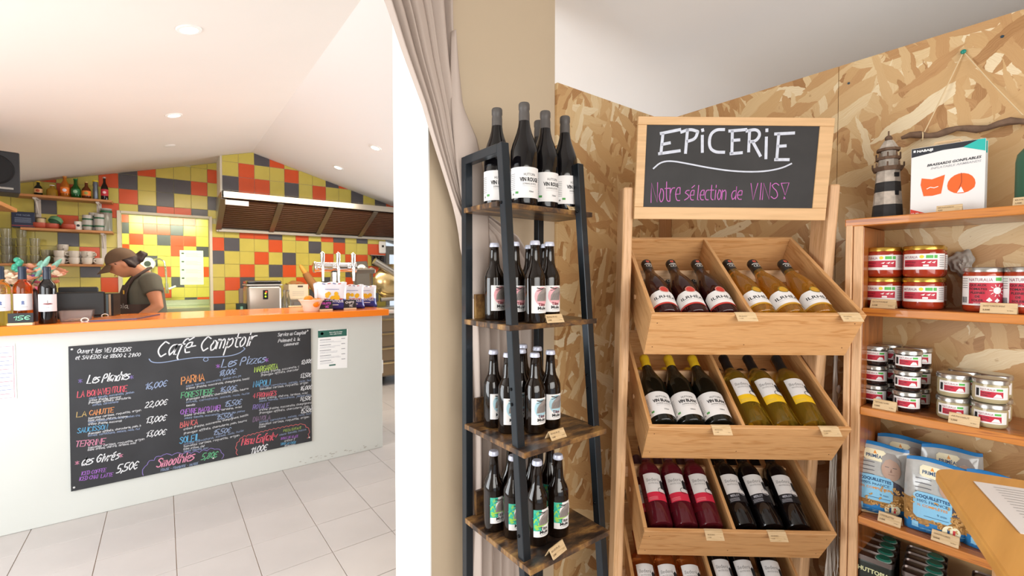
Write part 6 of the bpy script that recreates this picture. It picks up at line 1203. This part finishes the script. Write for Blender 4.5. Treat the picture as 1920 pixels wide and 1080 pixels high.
# pasta bags
BLU, BLG, KR, PST, GYB = mat('bag_blue', '#2f7fc0', .25), mat('bag_light_blue', '#8cc8ea', .3), mat('bag_cream', '#f0e9c8', .4), mat('pasta', '#b5884c', .5, var=.3, vscale=120, bump=1, bscale=160), mat('clear_film', '#b8b9b6', .15, coat=.6, var=.2, vscale=30)
def pasta(u, x, z0, rz, w, h, label, tilt=0):
    t = empty('pasta_bag', sp(u, z0, x), rz, label, 'food bag', 'pasta bags on the lower shelf'); t.rotation_euler = (tilt, 0, rz)
    def P_(a, b, s):
        e = (1 - abs(2 * a - 1) ** 2.2) ** .5 * (min(1, (1 - b) * 3.0) ** .6) * (min(1, (b + .02) * 9) ** .5); wv = .0035 * sin(11 * a + 7 * b) * (b > .45)
        return V(((a - .5) * w * (1 + .05 * sin(3 * b) - .04 * b), s * (.033 * e + .001) + wv * .6, b * h + .006 * sin(5 * a) * b))
    q = MB()
    for s in (-1, 1):
        k0 = len(q.f); q.grid(lambda a, b: P_(a, b, s), 16, 24)
        for f_ in range(k0, len(q.f)): r_ = (f_ - k0) // 16; c_ = (f_ - k0) % 16; q.m[f_] = 1 if r_ >= 23 or r_ < 3 + (1 if c_ % 5 in (1, 2) else 0) else 2 if r_ < 11 else 0
    q.build('bag', [GYB, BLU, PST], t, smooth=True, ang=80, recalc='merge')
    class SF:
        strip = .009; zs = .010
        def __call__(s, a, b, h_): p = P_(min(.97, max(.03, a / w + .5)), b / h, -1); return p + V((0, -.0012 - h_, 0))
    sf = SF(); q = MB()
    # cream logo panel, portrait, blue panel and round badge
    def rr(x0, z0, x1, z1, m, h_=.0004, r=.006): decal(q, sf, [(x0 + r, z0), (x1 - r, z0), (x1, z0 + r), (x1, z1 - r), (x1 - r, z1), (x0 + r, z1), (x0, z1 - r), (x0, z0 + r)], m, h_)
    rr(-.28 * w, .76 * h, .10 * w, .91 * h, 3); dtext(q, sf, 'PRIMÉAL', -.09 * w, .80 * h, .013, 4, h=.0009, width=.3 * w, bold=.02); decal(q, sf, [(-.12 * w, .855 * h), (-.09 * w, .9 * h), (-.06 * w, .855 * h)], 5, .0009)
    decal(q, sf, [(-.04 * w, .46 * h), (.02 * w, .54 * h), (.10 * w, .56 * h), (.14 * w, .56 * h), (.30 * w, .50 * h), (.40 * w, .42 * h), (.42 * w, .34 * h), (.0, .34 * h)], 6, .0005)
    ddisc(q, sf, .17 * w, .685 * h, .16 * w, 7, .0008, 18, 1.35); decal(q, sf, [(.02 * w, .72 * h), (.03 * w, .84 * h), (.12 * w, .90 * h), (.25 * w, .90 * h), (.33 * w, .82 * h), (.33 * w, .74 * h), (.28 * w, .80 * h), (.16 * w, .83 * h), (.08 * w, .80 * h)], 8, .0011)
    for dx in (.10, .23): drect(q, sf, dx * w - .005, .715 * h, dx * w + .005, .722 * h, 6, .0013)
    decal(q, sf, [(.17 * w, .71 * h), (.185 * w, .655 * h), (.145 * w, .655 * h)], 9, .0013); drect(q, sf, .12 * w, .62 * h, .22 * w, .626 * h, 9, .0013)
    for k in range(6): drect(q, sf, -.34 * w, .73 * h - .012 * k, -.10 * w, .738 * h - .012 * k, 6, .0006)
    rr(-.36 * w, .21 * h, .20 * w, .56 * h, 10, .0012, .008); dtext(q, sf, 'COQUILLETTES', -.08 * w, .485 * h, .012, 4, h=.0018, width=.50 * w, bold=.03); dtext(q, sf, '100% FRANCE', -.08 * w, .425 * h, .011, 4, h=.0018, width=.44 * w); dtext(q, sf, '½ COMPLÈTES', -.08 * w, .37 * h, .009, 5, h=.0018, width=.44 * w, bold=.02)
    dtext(q, sf, '9 min', .06 * w, .29 * h, .009, 4, h=.0018); drect(q, sf, -.20 * w, .25 * h, .16 * w, .256 * h, 4, .0018)
    ddisc(q, sf, .20 * w, .12 * h, .030 / 2 * 1.25, 3, .0012, 20); drect(q, sf, .20 * w - .008, .12 * h - .008, .20 * w - .003, .12 * h + .008, 4, .0016); drect(q, sf, .20 * w + .003, .12 * h - .008, .20 * w + .008, .12 * h + .008, 11, .0016)
    rg = random.Random(int(u)); 
    for k in range(12): a = rg.uniform(-.42, .4) * w; ribbon(q, sf, [(a, .06 * h + rg.uniform(-.004, .004)), (a + .008, .075 * h), (a + .018, .085 * h)], .0012, 10, .0008)
    drect(q, sf, -.38 * w, .07 * h, -.28 * w, .15 * h, 10, .0012)
    q.build('print', [GYB, BLU, PST, KR, mat('bag_navy', '#1f4a78', .4), mat('bag_orange', '#e8973c', .4), mat('jacket_dark', '#4c4a55', .5), mat('face_tone', '#b99a88', .5), mat('grey_hair', '#a29c98', .6), mat('face_shade', '#8c6c5e', .5), BLG, mat('flag_red', '#c83a40', .5)], t, recalc=False)
    q = MB(); rg = random.Random(int(u) + 1)
    for k in range(90):
        a, b = rg.uniform(.07, .93), rg.uniform(.14, .46)
        if .14 < a < .70 and b > .20: 
            if rg.random() < .9: continue
        p = P_(a, b, -1) + V((0, -.0022, 0)); th = rg.uniform(0, 6.28); rr_ = .0045
        q.tube([p + V((rr_ * cos(th + j * .75), -.0005, rr_ * sin(th + j * .75))) for j in range(4)], .0022, 5)
    o = q.build('pasta_shells', mat('pasta_shell', '#c79a5c', .45), t, smooth=True); o['kind'] = 'stuff'
    return t
pasta(1655, 1.760, BZ[3] + .0005, rad(FACE + 4), .145, .212, 'front left bag of elbow pasta with a blue panel and a grey-haired portrait', rad(-3)); pasta(1766, 1.742, BZ[3] + .0005, rad(FACE - 4), .140, .205, 'front right bag of elbow pasta partly behind the near table', rad(-3))
pasta(1700, 1.860, BZ[3] + .0005, rad(FACE + 6), .135, .225, 'rear pasta bag behind the front left bag'); pasta(1790, 1.856, BZ[3] + .0005, rad(FACE + 10), .140, .225, 'rear pasta bag behind the front right bag'); pasta(1888, 1.745, BZ[3] + .0005, rad(FACE - 12), .14, .205, 'third pasta bag hidden behind the near table top', rad(-3))
# oil tins
tin0 = None; TG = mat('tin_dark', '#2b2f2a', .35, metal=.4); TT = mat('tin_top', '#7b706c', .3, metal=.85); TCAP = mat('green_tin_cap', '#1f6b5a', .4)
def tin(p, rz, label, grp):
    global tin0
    if tin0 is None:
        t = empty('oil_tin', (0, 0, 0), 0, 'x', 'tin'); q = MB(); q.box((-.046, -.0215, 0), (.046, .0215, .205)); q.build('tin_body', TG, t, bev=.014, seg=4, smooth=True, ang=50)
        q = MB(); q.box((-.047, -.0225, .2005), (.047, .0225, .2095)); rim = q.build('tin_top', TT, t, bev=.012, seg=3, smooth=True)
        q = MB(); q.lathe([(.017, .2096), (.018, .214), (.015, .217), (.011, .2165), (.0001, .2165)], 24, c=(.02, 0)); q.build('cap', TCAP, t, smooth=True); q = MB(); q.lathe([(.0185, .2096), (.0205, .2097), (.020, .212), (.0185, .212)], 24, c=(.02, 0)); q.build('cap_ring', mat('pale_ring', '#a9c4bc', .3), t)
        q = MB(); f = Flat((0, -.0217, 0), (1, 0, 0), (0, 0, 1)); dtext(q, f, 'HUTTOPIA', 0, .165, .018, 0, width=.076, bold=.03); ddisc(q, f, 0, .12, .022, 0); ddisc(q, f, 0, .12, .016, 1, .0006); drect(q, f, -.025, .075, .025, .079, 0); drect(q, f, -.03, .06, .03, .063, 0)
        q.build('label', [mat('tin_cream', '#d8d8a8', .5), mat('tin_olive', '#6b7a3c', .5)], t, recalc=False); tin0 = t; o = t
    else: o = copy_tree(tin0)
    o.location = p; o.rotation_euler = (0, 0, rz); o['label'] = label; o['group'] = grp
f0 = sp(1650, BZ[4] + .0005, 1.722); f1 = V((1.722, f0.y - .112, f0.z))
for c, f_ in enumerate((f0, f1)):
    for k in range(4): tin(f_ + V((.0465 * k, .006 * k, 0)), rad(-86), 'dark oil tin with a green cap, %s of the %s rank on the bottom shelf' % (('foremost', 'second', 'third', 'rearmost')[k], ('left', 'right')[c]), 'oil tins on the bottom shelf')
for k in range(2): tin(V((1.80 + .05 * k, f1.y - .13, f0.z)), rad(-86), 'dark oil tin with a green cap beside the near table, %s' % ('nearer the shelf edge', 'nearer the wall')[k], 'oil tins on the bottom shelf')
# price cards on the unit
for u, z, x, w_, lb, l1 in ((1656, 1, 1.712, .060, 'before the wide red jars', 'RATATOUILLE'), (1872, 1, 1.706, .066, 'before the tall tomato jars', 'SAUCE TOMATES BASILIC'), (1663, 2, 1.712, .056, 'before the dark spread jars', 'TARTINABLE NOIRES'), (1813, 2, 1.706, .060, 'before the pale spread jars', 'ARTICHAUT'),
                       (1677, 3, 1.708, .054, 'before the left pasta bag', 'COQUILLETTES'), (1783, 3, 1.704, .056, 'before the right pasta bag', 'COQUILLETTES 1/2 COMPLETES'), (1775, 0, 1.712, .052, 'before the armband boxes', 'BRASSARDS')):
    card(sp(u, BZ[z] + .0004, x), rad(FACE - 16), w_, .026 if z else .018, 'small wooden price card on the shelf edge ' + lb, .5, group='price cards on the shelf unit', line1=l1, line2='3,50€')
# twig sticks by the pasta
tg = empty('dried_twigs', sp(1622, BZ[3] + .002, 1.715), 0, 'few pale dried twigs lying at the left end of the pasta shelf', 'twigs'); q = MB()
for k in range(4): q.tube([(0, .02 - .004 * k, .002 * k), (.03 + .004 * k, -.045 + .006 * k, .001)], .0012, 5)
q.build('twig', mat('twig_pale', '#d0b690', .7), tg)
# ---- top of the unit
lh = empty('lighthouse', sp(1659, BZ[0] + .0003, 1.80), 0, 'weathered wooden toy lighthouse with black and white bands on top of the shelf unit', 'ornament')
WB, WW, WR = mat('worn_black', '#2c2a2a', .7, var=.4, vscale=40), mat('worn_white', '#b9ada0', .8, var=.35, vscale=50), mat('worn_wood', '#6b5240', .8, var=.4, vscale=50)
def ringz(z0, z1, r0, r1, m, nm): q = MB(); q.lathe([(.0001, z0), (r0, z0), (r1, z1), (.0001, z1)], 8); q.build(nm, m, lh)
ringz(0, .045, .040, .037, WB, 'tower_band'); ringz(.0451, .085, .037, .034, WW, 'tower_band'); ringz(.0851, .115, .034, .032, WB, 'tower_band'); ringz(.1151, .150, .032, .030, WW, 'tower_band'); ringz(.1501, .162, .036, .041, WR, 'gallery'); 
ringz(.1621, .185, .026, .025, WW, 'upper_tower'); ringz(.1851, .193, .032, .032, WR, 'gallery'); ringz(.1931, .212, .020, .019, WW, 'lantern_room'); ringz(.2121, .220, .030, .030, WR, 'gallery'); ringz(.2201, .245, .026, .012, WW, 'roof')
q = MB(); q.ball((0, 0, .252), .010, 10); q.tube([(0, 0, .26), (0, 0, .275)], .002, 6); q.build('finial', WR, lh, smooth=True)
for z, r in ((.162, .038), (.193, .029)):
    for k in range(8): q = MB(); q.tube([(r * cos(k * pi / 4 + .2), r * sin(k * pi / 4 + .2), z), (r * cos(k * pi / 4 + .2), r * sin(k * pi / 4 + .2), z + .013)], .0022, 6); q.build('railing_post', WR, lh)
for z, a in ((.128, -2.2), (.072, -2.2), (.062, -.9)): q = MB(); q.box((-.006, -.0345, z), (.006, -.026, z + .013), M=Mx.Rotation(a + pi / 2, 4, 'Z')); q.build('window', BLACK, lh)
def armbox(p, rz, label):
    t = empty('armband_box', p, rz, label, 'box', 'armband boxes'); w, h, dp = .152, .196, .030
    q = MB(); q.box((-w / 2, 0, 0), (w / 2, dp, h)); q.build('carton', mat('carton_white', '#e8e6e4', .4), t, bev=.001)
    q = MB(); f = Flat((0, 0, 0), (1, 0, 0), (0, 0, 1)); hx = w / 2 - .0008
    decal(q, f, [(-hx, h - .016), (hx * .45, h - .016), (hx * .9, h - .001), (-hx, h - .001)], 0); decal(q, f, [(hx * .42, h - .016), (hx, h - .034), (hx, h - .001), (hx * .82, h - .001)], 1, .0005); decal(q, f, [(-hx, h - .026), (-hx, h - .016), (-hx * .1, h - .016)], 0, .0004)
    drect(q, f, -hx + .004, h - .012, -hx + .009, h - .006, 3, .0006); dtext(q, f, 'NABAIJI', -hx + .012, h - .013, .009, 3, 'l', bold=.04, h=.0007, width=.034)
    dtext(q, f, 'BRASSARDS GONFLABLES', hx - .008, h - .052, .0095, 0, 'r', bold=.03, shear=.2, width=.108, tilt=.05); dtext(q, f, 'INFLATABLE ARMBANDS', hx - .008, h - .062, .0085, 4, 'r', bold=.01, shear=.2, width=.100, tilt=.05)
    decal(q, f, [(-.054, .088), (-.052, .107), (-.030, .101), (-.003, .110), (-.006, .088), (-.010, .058), (-.028, .054), (-.047, .055)], 2, .0005); ribbon(q, f, [(-.040, .075), (-.033, .079), (-.025, .076), (-.017, .079)], .002, 3, .0008)
    decal(q, f, [(.030 + .028 * cos(a) * 1.0, .078 + .031 * sin(a) * (1 if sin(a) > -.6 else .8)) for a in [2 * pi * i / 18 for i in range(18)]], 2, .0005); ribbon(q, f, [(.030, .109), (.031, .085), (.026, .066)], .0018, 5, .0008); decal(q, f, [(.022, .056), (.036, .056), (.030, .072)], 3, .0009)
    decal(q, f, [(-hx, .001), (-.03, .001), (-hx, .020)], 6, .0005); dtext(q, f, '11-30', -hx + .003, .004, .007, 3, 'l', h=.0008, bold=.03)
    q.build('print', [mat('carton_black', '#2c2e34', .45), mat('carton_teal', '#2fb5ac', .45), mat('carton_orange', '#e8672a', .4), mat('carton_print_white', '#f4f4f2', .45), mat('carton_grey', '#a8a8ac', .5), mat('carton_red', '#b04a20', .5), mat('carton_corner', '#d8402c', .5)], t, recalc=False)
    q = MB(); q.tube([(-.03, .015, h), (-.025, .015, h + .010), (.025, .015, h + .010), (.03, .015, h)], .003, 6); q.build('hang_tab', mat('tab_beige', '#d8b890', .6), t)
ab = sp(1768, BZ[0] + .0003, 1.755); armbox(ab, rad(-84), 'front white box of inflatable armbands on top of the shelf unit'); armbox(ab + V((.034, .0, 0)), rad(-84), 'second armband box directly behind the front one')
gb = empty('green_bottle', sp(1934, BZ[0] + .0003, 1.78), 0, 'patterned green flask cut by the right picture edge on the shelf unit', 'flask')
q = MB(); q.lathe([(.0001, 0), (.034, 0), (.036, .004), (.036, .12), (.033, .14), (.022, .155), (.018, .16), (.018, .185), (.0001, .185)], 26); q.build('flask_body', mat('flask_green', '#33614a', .35), gb, smooth=True); q = MB()
for k in range(5): ribbon(q, Cyl(.0362), [((.006 + .006 * k) * cos(a), .07 + (.006 + .007 * k) * sin(a) * 1.5) for a in [i * pi / 10 for i in range(21)]], .0008, 0)
q.build('line_pattern', mat('flask_line', '#7fa890', .4), gb, recalc=False); q = MB(); q.lathe([(.019, .17), (.021, .171), (.021, .20), (.0001, .202)], 20); q.build('cap', mat('flask_cap', '#1f2f28', .4), gb, smooth=True)
card(sp(1921, BZ[0] + .0004, 1.715), rad(FACE - 16), .05, .022, 'price card before the green flask at the right edge', .5)
# driftwood hanger
dw = empty('driftwood_hanger', pix(1807, 98, x=XR - .002), 0, 'driftwood branch hung by pale string from a green pin on the strand board', 'wall hanging'); O_ = dw.location
A1, A2 = pix(1690, 259, x=XR - .03), pix(1960, 222, x=XR - .03)
rg = random.Random(6); q = MB(); q.tube([A1 + (A2 - A1) * (k / 14) - O_ + V((0, 0, .006 * sin(k * 1.3))) for k in range(15)], [.005] + [.0095 + .002 * sin(k * 2.1) for k in range(13)] + [.008], 9); q.build('branch', mat('driftwood', '#7d6350', .85, bump=1, bscale=90, var=.4, vscale=30), dw, smooth=True)
q = MB(); pA, pB = pix(1729, 256, x=XR - .03) - O_, pix(1918, 216, x=XR - .03) - O_
q.tube([V((-.004, 0, 0)), pA * .5 + V((-.004, 0, -.004)), pA], .0016, 6); q.tube([V((-.004, 0, 0)), pB * .5 + V((-.004, 0, -.004)), pB], .0016, 6); q.tube([pA + V((0, .004 * sin(a), .013 * cos(a))) + V((.012 * sin(a), 0, 0)) for a in [i * pi / 5 for i in range(11)]], .0018, 6)
q.build('string', mat('pale_string', '#dcc39a', .8), dw); q = MB(); q.ball((-.006, 0, 0), .007, 12, sq=(.6, 1, 1)); q.build('pin', mat('green_pin', '#1f8a78', .3), dw, smooth=True)
# oyster shell
os_ = empty('oyster_shell', pix(1803, 493, x=XR - .012), 0, 'grey white oyster shell fixed to the strand board between the jar groups', 'shell')
def oy(u, v):
    a = 2 * pi * u; r = v * (.034 + .004 * sin(3 * a + 1) + .003 * sin(7 * a)); return V((-.010 * (1 - v * v) - .0015 * sin(14 * v + 2 * a), r * cos(a) * .85, r * sin(a) * 1.15))
q = MB(); q.grid(oy, 40, 12); q.build('shell', mat('oyster', '#b9b2a8', .35, bump=.5, bscale=90, var=.25, vscale=40), os_, smooth=True, recalc=False)
# ================================================================ NEAR TABLE
NT = wood('near_table', '#dda456', '#d69a4c', 'x', .45, .3)
TZ_ = 1.0; C0 = pix(1746, 872, z=TZ_); E1 = (pix(1870, 1080, z=TZ_) - pix(1752, 897, z=TZ_)).normalized(); E2 = (pix(1920, 890, z=TZ_) - pix(1778, 868, z=TZ_)).normalized()
nt_e = empty('near_table', (C0.x, C0.y, 0), 0, 'honey coloured table with a rounded corner close to the camera at lower right', 'table')
ctr = C0 - V((C0.x, C0.y, 0)); E1.z = E2.z = 0; r = .045
pts = []
c_ = ctr + E1 * r + E2 * r
for k in range(9):
    a = pi / 2 * k / 8; p = c_ - E1 * r * sin(a) - E2 * r * cos(a); pts.append((p.x, p.y))
far2 = ctr + E2 * .7; far1 = ctr + E1 * .62 ; far12 = ctr + E1 * .62 + E2 * .7
poly = pts + [(far2.x, far2.y), (far12.x, far12.y), (far1.x, far1.y)]
q = MB(); q.prism(poly, 'z', TZ_ - .022, TZ_); q.build('table_top', NT, nt_e, bev=.004, seg=2)
for a, b in ((.07, .10), (.07, .6), (.55, .10), (.55, .6)):
    p = ctr + E1 * a + E2 * b; q = MB(); q.box((-.018, -.018, 0), (.018, .018, TZ_ - .0225)); o = q.build('leg', PW2('z'), nt_e, bev=.003); o.location = (p.x, p.y, 0); o.rotation_euler = (0, 0, atan2(E1.y, E1.x))
ps = empty('paper_sheet', (0, 0, 0), 0, 'white printed sheet lying on the near table', 'paper'); s0 = pix(1825, 902, z=TZ_ + .0015); ps.location = s0
f1_, f2_ = (pix(1930, 1018, z=TZ_ + .0015) - s0), (pix(1920, 916, z=TZ_ + .0015) - s0); f1_.z = f2_.z = 0; f1_ = f1_.normalized() * .21; f2_ = f2_.normalized() * .297
q = MB(); q.prism([(0, 0), (f2_.x, f2_.y), (f1_.x + f2_.x, f1_.y + f2_.y), (f1_.x, f1_.y)], 'z', -.0008, 0); q.build('paper', PAPER, ps)
q = MB(); 
for k in range(14):
    t = .08 + .06 * k; a_, b_ = f1_ * t + f2_ * .08, f1_ * t + f2_ * (.55 + .35 * ((k * 7) % 3) / 2); dd = f1_.normalized() * .002
    q.add([a_ + V((0, 0, .0003)), b_ + V((0, 0, .0003)), b_ + dd + V((0, 0, .0003)), a_ + dd + V((0, 0, .0003))], [(0, 1, 2, 3)])
q.build('print', LG, ps, recalc=False)
